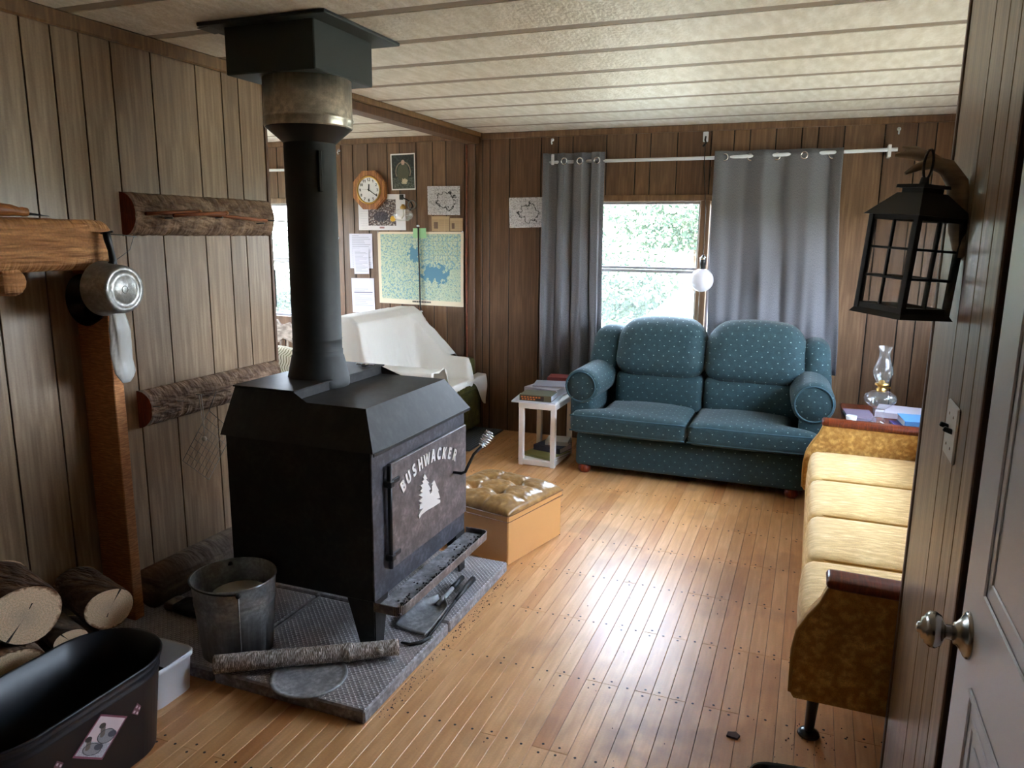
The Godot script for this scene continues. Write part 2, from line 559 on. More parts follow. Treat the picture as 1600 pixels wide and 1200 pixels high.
func floor_stains() -> ImageTexture:       # worn grey scuffs and dirt, where the photograph shows them (uv2 covers x -2.9..1.1, z -6..-0.5)
	var w := 512; var h := 704
	var a := noise(w, h, 0.012, 81, 5)
	var b := noise(w, h, 0.05, 82, 4)
	var spots := [[-0.42, -1.50, 0.20, 0.09, 0.5], [-0.36, -1.42, 0.24, 0.05, 0.45], [-0.46, -1.83, 0.18, 0.07, 0.3], [-0.40, -2.0, 0.08, 0.25, 0.35], [-0.02, -1.62, 0.05, 0.05, 0.3], [-0.25, -1.72, 0.22, 0.06, 0.28], [-0.32, -2.05, 0.28, 0.3, 0.22], [-0.45, -2.5, 0.2, 0.2, 0.2], [0.05, -1.35, 0.12, 0.1, 0.3]]
	var out := PackedByteArray()
	out.resize(w * h * 3)
	for y in h:
		var z := -6.0 + 5.5 * y / h
		for x in w:
			var px := -2.9 + 4.0 * x / w
			var i := y * w + x
			var d := clampf((a[i] / 255.0 - 0.56) * 1.6, 0, 0.2)
			for s in spots:
				var e: float = pow((px - s[0]) / s[2], 2) + pow((z - s[1]) / s[3], 2)
				if e < 1.6:
					d += s[4] * clampf(1.6 - e, 0, 1) * clampf((b[i] / 255.0 - 0.36) * 2.6, 0, 1)
			var c := Color.WHITE.lerp(Color(0.62, 0.60, 0.62), clampf(d, 0, 1))
			out[i * 3] = int(c.r * 255); out[i * 3 + 1] = int(c.g * 255); out[i * 3 + 2] = int(c.b * 255)
	return tex_rgb(w, h, out)

func cut_end() -> ImageTexture:            # growth rings and cracks of a sawn log, uv 0..1
	var w := 192
	var b := noise(w, w, 0.03, 91, 4)
	var g := noise(w, w, 0.2, 92, 2)
	var out := PackedByteArray()
	out.resize(w * w * 3)
	for y in w:
		for x in w:
			var i := y * w + x
			var p := Vector2(x - w * 0.48, y - w * 0.53) / (w * 0.5)
			var r := p.length() + (b[i] / 255.0 - 0.5) * 0.18
			var ring := 0.5 + 0.5 * sin(r * 62.0)
			var c := rgb(232, 200, 164).lerp(rgb(212, 174, 136), ring * 0.5)
			c = c.lerp(rgb(190, 164, 138), clampf(1.0 - r * 1.9, 0, 1) * 0.7)
			c = c.lerp(rgb(120, 78, 50), clampf((r - 0.93) * 12.0, 0, 1))
			var ang := p.angle()
			if absf(angle_difference(ang, 1.9)) < 0.05 * clampf(r * 1.4, 0.1, 1) and r > 0.1 and r < 0.95: c = rgb(40, 26, 18)
			if absf(angle_difference(ang, -1.4)) < 0.05 and r > 0.28 and r < 0.42: c = rgb(52, 36, 26)
			var k := 1.0 + (g[i] / 255.0 - 0.5) * 0.25
			out[i * 3] = int(clampf(c.r * k, 0, 1) * 255); out[i * 3 + 1] = int(clampf(c.g * k, 0, 1) * 255); out[i * 3 + 2] = int(clampf(c.b * k, 0, 1) * 255)
	return tex_rgb(w, w, out)

func dotted() -> ImageTexture:             # teal weave with small pale dashes
	var w := 256
	var g := noise(256, 128, 0.3, 95, 2, Vector2i(256, 256))
	var b := noise(256, 256, 0.02, 96, 3)
	var out := PackedByteArray()
	out.resize(w * w * 3)
	for y in w:
		for x in w:
			var i := y * w + x
			var c := rgb(28, 51, 54).lerp(rgb(37, 64, 69), b[i] / 255.0)
			var k := 1.0 + (g[i] / 255.0 - 0.5) * 0.5
			var cy := y / 32
			var cx := (x + (32 if cy % 2 else 0)) % 64
			var dx := absi(cx - 32)
			var dy := absi(y % 32 - 16)
			if dx <= 3 and dy <= 2: c = rgb(128, 150, 142)
			out[i * 3] = int(clampf(c.r * k, 0, 1) * 255); out[i * 3 + 1] = int(clampf(c.g * k, 0, 1) * 255); out[i * 3 + 2] = int(clampf(c.b * k, 0, 1) * 255)
	return tex_rgb(w, w, out)

func striped() -> ImageTexture:            # cream cloth with wavy olive stripes
	var w := 128
	var out := PackedByteArray()
	out.resize(w * w * 3)
	for y in w:
		for x in w:
			var i := y * w + x
			var s := fposmod(x + 5.0 * sin(TAU * y / 64.0), 16.0)
			var c := rgb(226, 218, 190) if s > 4.5 else rgb(128, 118, 84)
			out[i * 3] = int(c.r * 255); out[i * 3 + 1] = int(c.g * 255); out[i * 3 + 2] = int(c.b * 255)
	return tex_rgb(w, w, out)

# ---------------------------------------------------------------- the setting
# boards of a wall between grooves: place(u, v, w) turns along, up and out of the wall into a point
func planks(o: Node3D, edges: Array, y0: float, y1: float, holes: Array, kind: String, place: Callable) -> void:
	var gap := 0.0038 if kind == "brown" else 0.0026
	for i in edges.size() - 1:
		var cuts := [minf(edges[i], edges[i + 1]), maxf(edges[i], edges[i + 1])]
		var us := [cuts[0], cuts[1]]
		for q in holes:
			for e in [q[0], q[1]]:
				if e > cuts[0] + 0.004 and e < cuts[1] - 0.004: us.append(e)
		us.sort()
		var m: Material = M["%s%d" % [kind, rng.randi() % 5]]
		for j in us.size() - 1:
			var mid: float = (us[j] + us[j + 1]) / 2
			var vs := [[y0, y1]]
			for q in holes:
				if mid > q[0] and mid < q[1]: vs = [[y0, q[2]], [q[3], y1]]
			for v in vs:
				if v[1] - v[0] < 0.01: continue
				uvo = Vector2(rng.randf(), rng.randf())
				var g0: float = gap if us[j] == cuts[0] else 0.0
				var g1: float = gap if us[j + 1] == cuts[1] else 0.0
				put(o, "plank", box(place.call(us[j] + g0, v[0], 0.0), place.call(us[j + 1] - g1, v[1], 0.007), 0.0016), m)
	uvo = Vector2.ZERO

func core(o: Node3D, boxes: Array, called := "core") -> void:
	var st := S()
	for b in boxes: bx(st, b[0], b[1], 0.0)
	put(o, called, fin(st), M.groove)

func random_edges(from: float, to: float) -> Array:
	var out := [from]
	var s := signf(to - from)
	var x := from
	while absf(to - x) > 0.32:
		x += s * [0.10, 0.15, 0.2, 0.24, 0.12][rng.randi() % 5]
		out.append(x)
	out.append(to)
	return out

func setting() -> void:
	floor_boards()
	# far wall with two windows
	var o := struct("wall_back", "far wall of dark walnut wood panelling with vertical grooves", "wall")
	var w1 := [-1.56, 0.06, 0.80, 1.79]
	var w2 := [-5.0, -3.82, 0.77, 1.79]
	var zb := ZF - 0.12
	var zc := ZF - 0.007
	core(o, [[Vector3(-5.3, 0, zb), Vector3(w2[0], 2.4, zc)], [Vector3(w2[0], 0, zb), Vector3(w2[1], w2[2], zc)], [Vector3(w2[0], w2[3], zb), Vector3(w2[1], 2.4, zc)], [Vector3(w2[1], 0, zb), Vector3(w1[0], 2.4, zc)], [Vector3(w1[0], 0, zb), Vector3(w1[1], w1[2], zc)], [Vector3(w1[0], w1[3], zb), Vector3(w1[1], 2.4, zc)], [Vector3(w1[1], 0, zb), Vector3(1.1, 2.4, zc)]])
	planks(o, [-5.2, -5.0, -4.83, -4.6, -4.42, -4.3, -4.1, -3.95, -3.78, -3.66, -3.55, -3.41, -3.23, -3.12, -2.97, -2.825, -2.71, -2.55, -2.40, -2.34, -2.18, -1.93, -1.80, -1.69, -1.44, -1.23, -1.125, -0.94, -0.714, -0.565, -0.463, -0.30, -0.141, -0.042, 0.113, 0.347, 0.529, 0.633, 0.82, 1.0], 0, CEIL, [w1, w2], "brown", func(u, v, w): return Vector3(u, v, zc + w))
	# left wall, ending beside the stove
	o = struct("wall_left", "left wall of greyish wood panelling with vertical grooves", "wall")
	core(o, [[Vector3(XL - 0.1, 0, -3.1), Vector3(XL - 0.007, 2.4, 3.25)]])
	var le := [-3.1, -2.934, -2.828, -2.674, -2.438, -2.252, -2.12, -2.01, -1.90, -1.72, -1.58, -1.46, -1.25]
	le.append_array(random_edges(-1.05, 3.2))
	planks(o, le, 0, CEIL, [], "panel", func(u, v, w): return Vector3(XL - 0.007 + w, v, u))
	put(o, "end_cap", box(Vector3(XL - 0.1, 0, -3.118), Vector3(XL + 0.006, CEIL, -3.098), 0.003), M.trim)
	# nook walls, out of sight
	o = struct("wall_nook", "panelled side wall of the nook behind the stove", "wall")
	var w4 := [-4.9, -3.2, 0.85, 1.85]
	core(o, [[Vector3(-5.3, 0, ZF), Vector3(-5.207, 2.4, w4[0])], [Vector3(-5.3, 0, w4[0]), Vector3(-5.207, w4[2], w4[1])], [Vector3(-5.3, w4[3], w4[0]), Vector3(-5.207, 2.4, w4[1])], [Vector3(-5.3, 0, w4[1]), Vector3(-5.207, 2.4, -1.0)], [Vector3(-5.3, 0, -1.1), Vector3(XL - 0.1, 2.4, -1.0)]])
	planks(o, random_edges(ZF, -1.1), 0, CEIL, [w4], "brown", func(u, v, w): return Vector3(-5.207 + w, v, u))
	# right wall with a window over the gold couch
	o = struct("wall_right", "panelled right wall behind the gold couch", "wall")
	var w3 := [-4.95, -2.8, 0.98, 1.75]
	core(o, [[Vector3(1.007, 0, ZF), Vector3(1.12, 2.4, w3[0])], [Vector3(1.007, 0, w3[0]), Vector3(1.12, w3[2], w3[1])], [Vector3(1.007, w3[3], w3[0]), Vector3(1.12, 2.4, w3[1])], [Vector3(1.007, 0, w3[1]), Vector3(1.12, 2.4, -2.1)]])
	planks(o, random_edges(ZF, -2.15), 0, CEIL, [w3], "brown", func(u, v, w): return Vector3(1.007 - w, v, u))
	# entry wall with a doorway to a closet
	o = struct("wall_entry", "short entry wall of brown wood panelling beside the white door", "wall")
	core(o, [[Vector3(XP + 0.007, 0, -2.15), Vector3(XP + 0.09, 2.4, -1.47)], [Vector3(XP + 0.007, 2.06, -1.47), Vector3(XP + 0.09, 2.4, -0.38)], [Vector3(XP + 0.007, 0, -0.38), Vector3(XP + 0.09, 2.4, 3.25)], [Vector3(XP + 0.09, 0, -2.15), Vector3(1.007, 2.4, -2.10)]])
	planks(o, [-2.138, -1.829, -1.691, -1.589, -1.485], 0, CEIL, [], "panel", func(u, v, w): return Vector3(XP + 0.007 - w, v, u))
	planks(o, [-0.38, -0.1, 0.2, 0.45, 0.8, 1.2, 1.5, 1.8, 2.2, 2.6, 3.2], 0, CEIL, [], "panel", func(u, v, w): return Vector3(XP + 0.007 - w, v, u))
	planks(o, [-1.485, -1.2, -0.9, -0.6, -0.38], 2.06, CEIL, [], "panel", func(u, v, w): return Vector3(XP + 0.007 - w, v, u))
	planks(o, [XP + 0.01, 0.5, 0.72, 1.0], 0, CEIL, [], "brown", func(u, v, w): return Vector3(u, v, -2.15 - w))
	put(o, "corner_moulding", box(Vector3(XP - 0.004, 0, -2.162), Vector3(XP + 0.012, CEIL, -2.138), 0.003), M.trim)
	put(o, "edge_strip", box(Vector3(XP - 0.004, 0, -1.487), Vector3(XP + 0.012, 2.06, -1.472), 0.003), M.trim)
	# closet and the wall behind the camera
	o = struct("wall_closet", "dark closet walls behind the white door", "wall")
	core(o, [[Vector3(1.007, 0, -2.1), Vector3(1.12, 2.4, 3.25)], [Vector3(XP + 0.09, 0, -0.2), Vector3(1.007, 2.4, -0.12)]])
	o = struct("wall_front", "panelled wall behind the viewer", "wall")
	core(o, [[Vector3(-2.6, 0, 3.2), Vector3(1.1, 2.4, 3.3)]])
	planks(o, random_edges(-2.5, XP), 0, CEIL, [], "brown", func(u, v, w): return Vector3(u, v, 3.2 - w))
	ceiling_boards()
	# trims
	var t := struct("trim_1", "brown beam along the ceiling from left wall to far wall", "beam")
	put(t, "upper_board", box(Vector3(-2.515, 2.252, ZF), Vector3(-2.405, CEIL + 0.004, -3.1), 0.003), M.beam)
	put(t, "lower_board", box(Vector3(-2.53, 2.205, ZF), Vector3(-2.425, 2.252, -3.1), 0.004), M.trim)
	t = struct("trim_2", "narrow moulding along the top of the left wall", "moulding")
	put(t, "strip", box(Vector3(XL, 2.225, -3.1), Vector3(XL + 0.022, CEIL, 3.2), 0.006), M.beam)
	t = struct("trim_3", "dark brown moulding along the top of the far wall", "moulding")
	put(t, "strip", box(Vector3(-2.41, 2.235, ZF), Vector3(1.0, CEIL, ZF + 0.022), 0.006), M.brown0)
	put(t, "strip", box(Vector3(-5.2, 2.235, ZF), Vector3(-2.53, CEIL, ZF + 0.022), 0.006), M.brown0)
	t = struct("trim_4", "worn reddish corner strip standing against the far wall", "moulding")
	var st := S()
	bx(st, Vector3(-2.515, 0, ZF), Vector3(-2.455, 2.205, ZF + 0.03), 0.004)
	put(t, "board", fin(st), M.trim)
	st = S()
	for i in 22:
		var y := i * 0.1
		bx(st, Vector3(-2.53 + rng.randf() * 0.004, y, ZF), Vector3(-2.513, y + 0.1, ZF + 0.034 + rng.randf() * 0.006), 0.004)
	put(t, "broken_edge", fin(st), M.post_trim)
	windows(w1, w2, w3, w4)
	white_door()

func floor_boards() -> void:
	var o := struct("floor", "varnished narrow maple strip floor with dark nail holes", "floor")
	put(o, "subfloor", box(Vector3(-5.3, -0.15, ZF - 0.12), Vector3(1.12, -0.013, 3.3), 0.0), M.groove)
	var joists := []
	for i in range(-4, 13): joists.append(-1.957 - 0.4055 * i)
	var nails := S()
	var rest := S()
	var bw := 0.0578
	var c0 := -0.448 * 1.54 - bw * 32
	for c in 62:
		var x0 := c0 + bw * c
		if x0 > 0.99: break
		var x1 := minf(x0 + bw, 1.0)
		var z := -0.33
		var idx := joists.find_custom(func(j): return j < z - 0.05)
		idx += rng.randi() % 3
		while z > ZF + 0.01:
			var ze: float = joists[idx] if idx < joists.size() else ZF
			if ze < ZF + 0.25: ze = ZF
			uvo = Vector2(rng.randf(), rng.randf())
			var top := rng.randf() * 0.0005
			var m: Material = M["board%d" % [0, 1, 2, 3, 0, 1, 2, 3, 0, 4, 1, 5 if rng.randf() < 0.4 else 4][rng.randi() % 12]]
			put(o, "board", box(Vector3(x0 + 0.0005, -0.012, z - 0.0004), Vector3(x1 - 0.0005, top, ze + 0.0004), 0.0011), m)
			for j in joists:
				if j < z + 0.01 and j > ze - 0.01:
					var at := [j]
					if absf(j - z) < 0.02: at = [j - 0.018]
					elif absf(j - ze) < 0.02: at = [j + 0.018]
					for q in at:
						lathe(nails, [Vector2(0.0047, top + 0.0001), Vector2(0.0044, top + 0.0006), Vector2(0, top + 0.0006)], 6, Vector3((x0 + x1) / 2 + (rng.randf() - 0.5) * 0.012, 0, q + (rng.randf() - 0.5) * 0.01))
			z = ze
			idx += 1 + rng.randi() % 4
	# the rest of the floor, under the nook and behind the viewer
	for c in 48:
		var x0 := c0 - bw * (c + 1)
		if x0 < -5.25: break
		uvo = Vector2(rng.randf(), rng.randf())
		bx(rest, Vector3(x0 + 0.0005, -0.012, ZF), Vector3(x0 + bw - 0.0005, 0.0002, -1.0), 0.0011)
	for c in 70:
		var x0 := -2.6 + bw * c
		if x0 > 1.0: break
		uvo = Vector2(rng.randf(), rng.randf())
		bx(rest, Vector3(x0 + 0.0005, -0.012, -0.3295), Vector3(x0 + bw - 0.0005, 0.0002, 3.2), 0.0011)
	uvo = Vector2.ZERO
	put(o, "far_boards", fin(rest), M.board1).set_meta("kind", "stuff")
	put(o, "nail_heads", fin(nails), M.nail).set_meta("kind", "stuff")

func ceiling_boards() -> void:
	var o := struct("ceiling", "cream swirl-patterned ceiling boards with recessed joints", "ceiling")
	put(o, "backing", box(Vector3(-5.3, CEIL + 0.012, ZF - 0.12), Vector3(1.12, 2.42, 3.3), 0.0), M.ceilgap)
	var zs := [ZF + 0.002]
	var z := -5.15
	while z < 3.1:
		zs.append(z)
		z += 0.387
	zs.append(3.2)
	for i in zs.size() - 1:
		var m: Material = M["ceil%d" % (rng.randi() % 3)]
		var runs := [[-2.4, 0.995]]
		if zs[i] > -3.2: runs = [[XL, 0.995]]
		if zs[i] < -1.1: runs.append([-5.2, -2.53 if zs[i] < -3.2 else XL - 0.1])
		for r in runs:
			uvo = Vector2(rng.randf(), rng.randf())
			var e0: float = 0.0 if i == 0 else 0.024
			put(o, "ceiling_board", box(Vector3(r[0], CEIL, zs[i] + e0), Vector3(r[1], CEIL + 0.014, zs[i + 1] - 0.024), 0.006), m)
			if i: put(o, "batten", box(Vector3(r[0], CEIL + 0.0015, zs[i] - 0.0242), Vector3(r[1], CEIL + 0.0125, zs[i] + 0.0242), 0.0), M.batten)
	uvo = Vector2.ZERO

# frame, sash and panes; place(u, y, w): w out of the wall into the room
func window_unit(o: Node3D, q: Array, splits: Array, rail: float, place: Callable) -> void:
	var fw := 0.045
	var bars := [[q[0] - 0.03, q[0] + fw, q[2] - 0.03, q[3] + 0.03], [q[1] - fw, q[1] + 0.03, q[2] - 0.03, q[3] + 0.03]]
	for s in splits: bars.append([s - 0.034, s + 0.034, q[2], q[3]])
	for b in bars:
		put(o, "frame_post", box(place.call(b[0], b[2], -0.1), place.call(b[1], b[3], 0.014), 0.004), M.brown2)
	for b in [[q[2] - 0.03, q[2] + fw], [q[3] - 0.015, q[3] + 0.03]]:
		put(o, "frame_rail", box(place.call(q[0] - 0.03, b[0], -0.1), place.call(q[1] + 0.03, b[1], 0.016), 0.004), M.brown2)
	var us := [q[0] + fw]
	for s in splits: us.append_array([s - 0.034, s + 0.034])
	us.append(q[1] - fw)
	for i in range(0, us.size(), 2):
		var s := Node3D.new()
		s.name = numbered(o, "sash")
		o.add_child(s, true)
		var a: float = us[i]
		var b: float = us[i + 1]
		var y0: float = q[2] + fw
		var y1: float = q[3] - 0.015
		for r in [[a, a + 0.016, y0, y1], [b - 0.016, b, y0, y1]]:
			put(s, "stile", box(place.call(r[0], r[2], -0.075), place.call(r[1], r[3], -0.045), 0.002), M.sash)
		for r in [[y0, y0 + 0.018], [y1 - 0.018, y1], [rail - 0.016, rail + 0.004], [rail + 0.008, rail + 0.026]]:
			put(s, "rail", box(place.call(a, r[0], -0.078), place.call(b, r[1], -0.042), 0.002), M.sash)
		put(s, "pane", box(place.call(a + 0.01, rail, -0.066), place.call(b - 0.01, y1 - 0.01, -0.062), 0.0), M.pane)
		put(s, "pane", box(place.call(a + 0.01, y0 + 0.01, -0.056), place.call(b - 0.01, rail, -0.052), 0.0), M.screened)

func windows(w1: Array, w2: Array, w3: Array, w4: Array) -> void:
	var o := struct("window_1", "sliding window behind the loveseat, half covered by grey curtains", "window")
	window_unit(o, w1, [-0.728], 1.293, func(u, v, w): return Vector3(u, v, ZF + w))
	o = struct("window_2", "bright nook window behind the black stove pipe", "window")
	window_unit(o, w2, [], 1.293, func(u, v, w): return Vector3(u, v, ZF + w))
	put(o, "sill", box(Vector3(-5.05, 0.70, ZF), Vector3(-3.78, 0.745, ZF + 0.05), 0.005), M.red_wood)
	o = struct("window_3", "wide window above the gold couch", "window")
	window_unit(o, w3, [-3.88], 1.4, func(u, v, w): return Vector3(1.0 - w, v, u))
	o = struct("window_4", "window in the side wall of the nook", "window")
	window_unit(o, w4, [-4.05], 1.4, func(u, v, w): return Vector3(-5.2 + w, v, u))

func white_door() -> void:
	var o := struct("door_1", "white moulded panel door standing ajar with a nickel knob", "door", Vector3(0.27, 0, -0.42))
	in_world(o)
	put(o, "slab", box(Vector3(0.25, 0.012, -1.238), Vector3(0.285, 2.03, -0.42), 0.003), M.door_paint)
	for p in [[-1.122, -0.86, 1.06, 1.92], [-0.80, -0.54, 1.06, 1.92], [-1.122, -0.86, 0.12, 0.93], [-0.80, -0.54, 0.12, 0.93]]:
		var f := Node3D.new()
		f.name = numbered(o, "door_panel")
		o.add_child(f, true)
		for k in 2:
			var e := 0.028 * k
			var w := 0.012
			var st := S()
			var xx := 0.2465 + k * 0.0012
			bx(st, Vector3(xx, p[2] + e, p[0] + e), Vector3(0.251, p[3] - e, p[0] + e + w), 0.002)
			bx(st, Vector3(xx, p[2] + e, p[1] - e - w), Vector3(0.251, p[3] - e, p[1] - e), 0.002)
			bx(st, Vector3(xx, p[2] + e, p[0] + e), Vector3(0.251, p[2] + e + w, p[1] - e), 0.002)
			bx(st, Vector3(xx, p[3] - e - w, p[0] + e), Vector3(0.251, p[3] - e, p[1] - e), 0.002)
			put(f, "moulding", fin(st), M.door_paint)
		put(f, "raised_field", box(Vector3(0.2478, p[2] + 0.055, p[0] + 0.055), Vector3(0.251, p[3] - 0.055, p[1] - 0.055), 0.003), M.door_paint)
	# knob: turned along -x
	var keep := T
	T = T * Transform3D(Basis(Vector3(0, 0, 1), Vector3(-1, 0, 0), Vector3(0, -1, 0)), Vector3(0.25, 0.979, -1.178))
	var kn := put(o, "knob", fin(lathe(S(true), [Vector2(0.011, 0.012), Vector2(0.0105, 0.03), Vector2(0.014, 0.032), Vector2(0.022, 0.036), Vector2(0.0265, 0.043), Vector2(0.0262, 0.05), Vector2(0.021, 0.056), Vector2(0.017, 0.057), Vector2(0.016, 0.0605), Vector2(0.0085, 0.062), Vector2(0.0075, 0.066), Vector2(0.004, 0.068), Vector2(0, 0.068)], 28)), M.nickel)
	put(kn, "rosette", fin(lathe(S(true), [Vector2(0.034, 0), Vector2(0.034, 0.003), Vector2(0.031, 0.006), Vector2(0.029, 0.0065), Vector2(0.022, 0.011), Vector2(0.0165, 0.016), Vector2(0.0155, 0.019), Vector2(0, 0.019)], 28)), M.nickel)
	T = keep
	put(o, "latch_plate", box(Vector3(0.257, 0.94, -1.2405), Vector3(0.278, 1.02, -1.236), 0.001), M.nickel)
	local()

func outside() -> void:
	var g := struct("ground", "grassy ground outside the windows", "ground")
	var st := S(true)
	var f := FastNoiseLite.new()
	f.seed = 4
	f.frequency = 0.12
	var ht := func(x: float, z: float) -> float:
		return -0.5 + maxf(0.0, -z - 11.0) * 0.16 + f.get_noise_2d(x, z) * 0.25
	for i in 40:
		for j in 34:
			var x0 := -30.0 + i * 1.4
			var z0 := 8.0 - j * 1.1
			var a := Vector3(x0, ht.call(x0, z0), z0)
			var b := Vector3(x0 + 1.4, ht.call(x0 + 1.4, z0), z0)
			var c := Vector3(x0 + 1.4, ht.call(x0 + 1.4, z0 - 1.1), z0 - 1.1)
			var d := Vector3(x0, ht.call(x0, z0 - 1.1), z0 - 1.1)
			quad(st, a, d, c, b)
	put(g, "turf", fin(st), M.grass)
	# leafy bushes beyond the windows
	var kinds := []
	for k in 3:
		var s := S()
		for i in 9000:
			var d := Vector3(rng.randfn(), rng.randfn(), rng.randfn()).normalized()
			var p := Vector3(d.x, absf(d.y) * 0.5 + d.y * 0.5 + 0.9, d.z) * (0.55 + 0.45 * sqrt(rng.randf())) * (1.0 + 0.25 * f.get_noise_3d(d.x * 20 + k * 50, d.y * 20, d.z * 20))
			p.y = absf(p.y)
			var u := Vector3(rng.randfn(), rng.randfn(), rng.randfn()).normalized() * (0.018 + rng.randf() * 0.026)
			var w := u.cross(Vector3(rng.randfn(), rng.randfn(), rng.randfn()).normalized()).normalized() * u.length() * 0.6
			quad(s, p - u, p + w, p + u, p - w)
		kinds.append(fin(s))
	for q in [[-3.3, -12.0, 1.35, 0, "pale green bush behind the left window pane"], [-0.4, -12.6, 1.3, 1, "pale green bush hidden behind the wide curtain"], [-6.4, -12.8, 1.35, 2, "pale green bush outside between the two windows"], [-9.3, -11.6, 1.3, 0, "pale green bush outside the nook window"], [-12.3, -12.2, 1.35, 1, "pale green bush at far edge of the nook window view"], [-2.3, -16.2, 1.9, 2, "taller pale bush rising behind the window bush"], [-6.9, -17.0, 1.9, 1, "taller pale bush further back behind the lawn"]]:
		var y: float = ht.call(q[0], q[1]) - 0.15
		var o := thing("bush", q[4], "bush", Vector3(q[0], y, q[1]), 40.0 * q[3], "bushes outside the windows")
		o.scale = Vector3.ONE * q[2]
		put(o, "foliage", kinds[q[3]], M.leaf).set_meta("kind", "stuff")
		put(o, "stem", fin(tube(S(true), [Vector3(0, -0.1, 0), Vector3(0.02, 0.9, 0.01)], 0.035, 6)), M.trunk)

# ---------------------------------------------------------------- stove, pipe, hearth
func letter(s: String, size: float, depth: float, bold := 0.0) -> TextMesh:
	var f := SystemFont.new()
	f.font_names = PackedStringArray(["Droid Sans"])
	f.font_weight = 800
	var fv := FontVariation.new()
	fv.base_font = f
	fv.variation_embolden = bold
	var t := TextMesh.new()
	t.text = s
	t.font = fv
	t.font_size = 64
	t.pixel_size = size / 64.0
	t.depth = depth
	return t

func turn_y(o: Node3D, deg: float, roll := 0.0) -> Node3D:
	o.rotation = Vector3(0, deg_to_rad(deg), 0)
	o.rotate_object_local(Vector3.BACK, deg_to_rad(roll))
	return o

func stove_area() -> void:
	# four square pavers under the stove
	var st := S()
	bx(st, Vector3(-0.303, 0, -0.303), Vector3(0.303, 0.048, 0.303), 0.006)
	var slab := fin(st)
	st = S()
	for i in 27:
		for j in 54:
			var x := -0.291 + i * 0.0216 + (0.0108 if j % 2 else 0.0)
			var z := -0.291 + j * 0.01085
			if x > 0.284: continue
			var a := Vector3(x, 0.0478, z); var b := Vector3(x + 0.0185, 0.0478, z); var c := Vector3(x + 0.0185, 0.0478, z + 0.0086); var d := Vector3(x, 0.0478, z + 0.0086)
			var e := Vector3(x + 0.006, 0.0508, z + 0.0043); var f := Vector3(x + 0.0125, 0.0508, z + 0.0043)
			quad(st, a, e, f, b); quad(st, c, f, e, d); tri(st, b, f, c); tri(st, d, e, a)
	var bumps := fin(st)
	var names := ["grey concrete paver under stove front, nearest the birch log", "grey concrete paver beneath the galvanized bucket", "grey concrete paver touching the gold ottoman", "grey concrete paver hidden under the stove by left wall"]
	var n := 0
	for z in [-2.15, -2.765]:
		for x in [-1.518, -2.133]:
			var p := thing("hearth_paver", names[n], "paver", Vector3(x, 0, z), 0, "pavers under the wood stove")
			put(p, "slab", slab, M.hearth)
			put(p, "woven_relief", bumps, M.hearth_dot).set_meta("kind", "stuff")
			n += 1
	wood_stove()
	# chimney pipe
	var c := Vector3(-1.845, 0, -2.55)
	var o := thing("stove_pipe", "black stove pipe rising from stove to stainless chimney section", "stove pipe", c + Vector3(0, 0.926, 0))
	in_world(o)
	put(o, "flared_base", lat([Vector2(0.122, 0.929), Vector2(0.124, 0.935), Vector2(0.124, 0.966), Vector2(0.121, 0.97), Vector2(0.117, 0.99), Vector2(0.1035, 1.05), Vector2(0.1, 1.055), Vector2(0.1, 1.075)], 40, c), M.pipe)
	put(o, "pipe", lat([Vector2(0.097, 1.05), Vector2(0.0975, 1.066), Vector2(0.0995, 1.07), Vector2(0.0975, 1.075), Vector2(0.0975, 1.115), Vector2(0.0992, 1.119), Vector2(0.0972, 1.123), Vector2(0.0965, 1.67), Vector2(0.098, 1.672), Vector2(0.098, 1.90)], 40, c), M.pipe)
	put(o, "taper_cone", lat([Vector2(0.098, 1.872), Vector2(0.108, 1.882), Vector2(0.158, 1.925), Vector2(0.164, 1.93), Vector2(0.1, 1.932)], 40, c), M.black)
	put(o, "stainless_section", lat([Vector2(0.12, 1.928), Vector2(0.164, 1.928), Vector2(0.166, 1.934), Vector2(0.166, 1.956), Vector2(0.169, 1.96), Vector2(0.166, 1.965), Vector2(0.165, 1.972), Vector2(0.165, 2.1015), Vector2(0.1, 2.1015)], 48, c), M.stainless)
	put(o, "key_bracket", fin(bar(S(), c + Vector3(0.082, 1.69, 0.058), c + Vector3(0.082, 1.84, 0.058), 0.014, 0.022, Vector3(1, 0, 0.6))), M.black)
	o = thing("chimney_support_box", "dark green-black steel box at ceiling around the chimney", "support box", Vector3(-1.875, 2.102, -2.56))
	in_world(o)
	st = S()
	bx(st, Vector3(-2.07, 2.102, -2.75), Vector3(-1.68, 2.27, -2.37), 0.004)
	put(o, "box", fin(st), M.box_paint)
	put(o, "flange", box(Vector3(-2.15, 2.266, -2.83), Vector3(-1.60, 2.279, -2.32), 0.003), M.box_paint)
	put(o, "bent_flap", fin(bar(S(), Vector3(-2.16, 2.264, -2.38), Vector3(-2.07, 2.27, -2.38), 0.09, 0.003)), M.black)
	hearth_things()

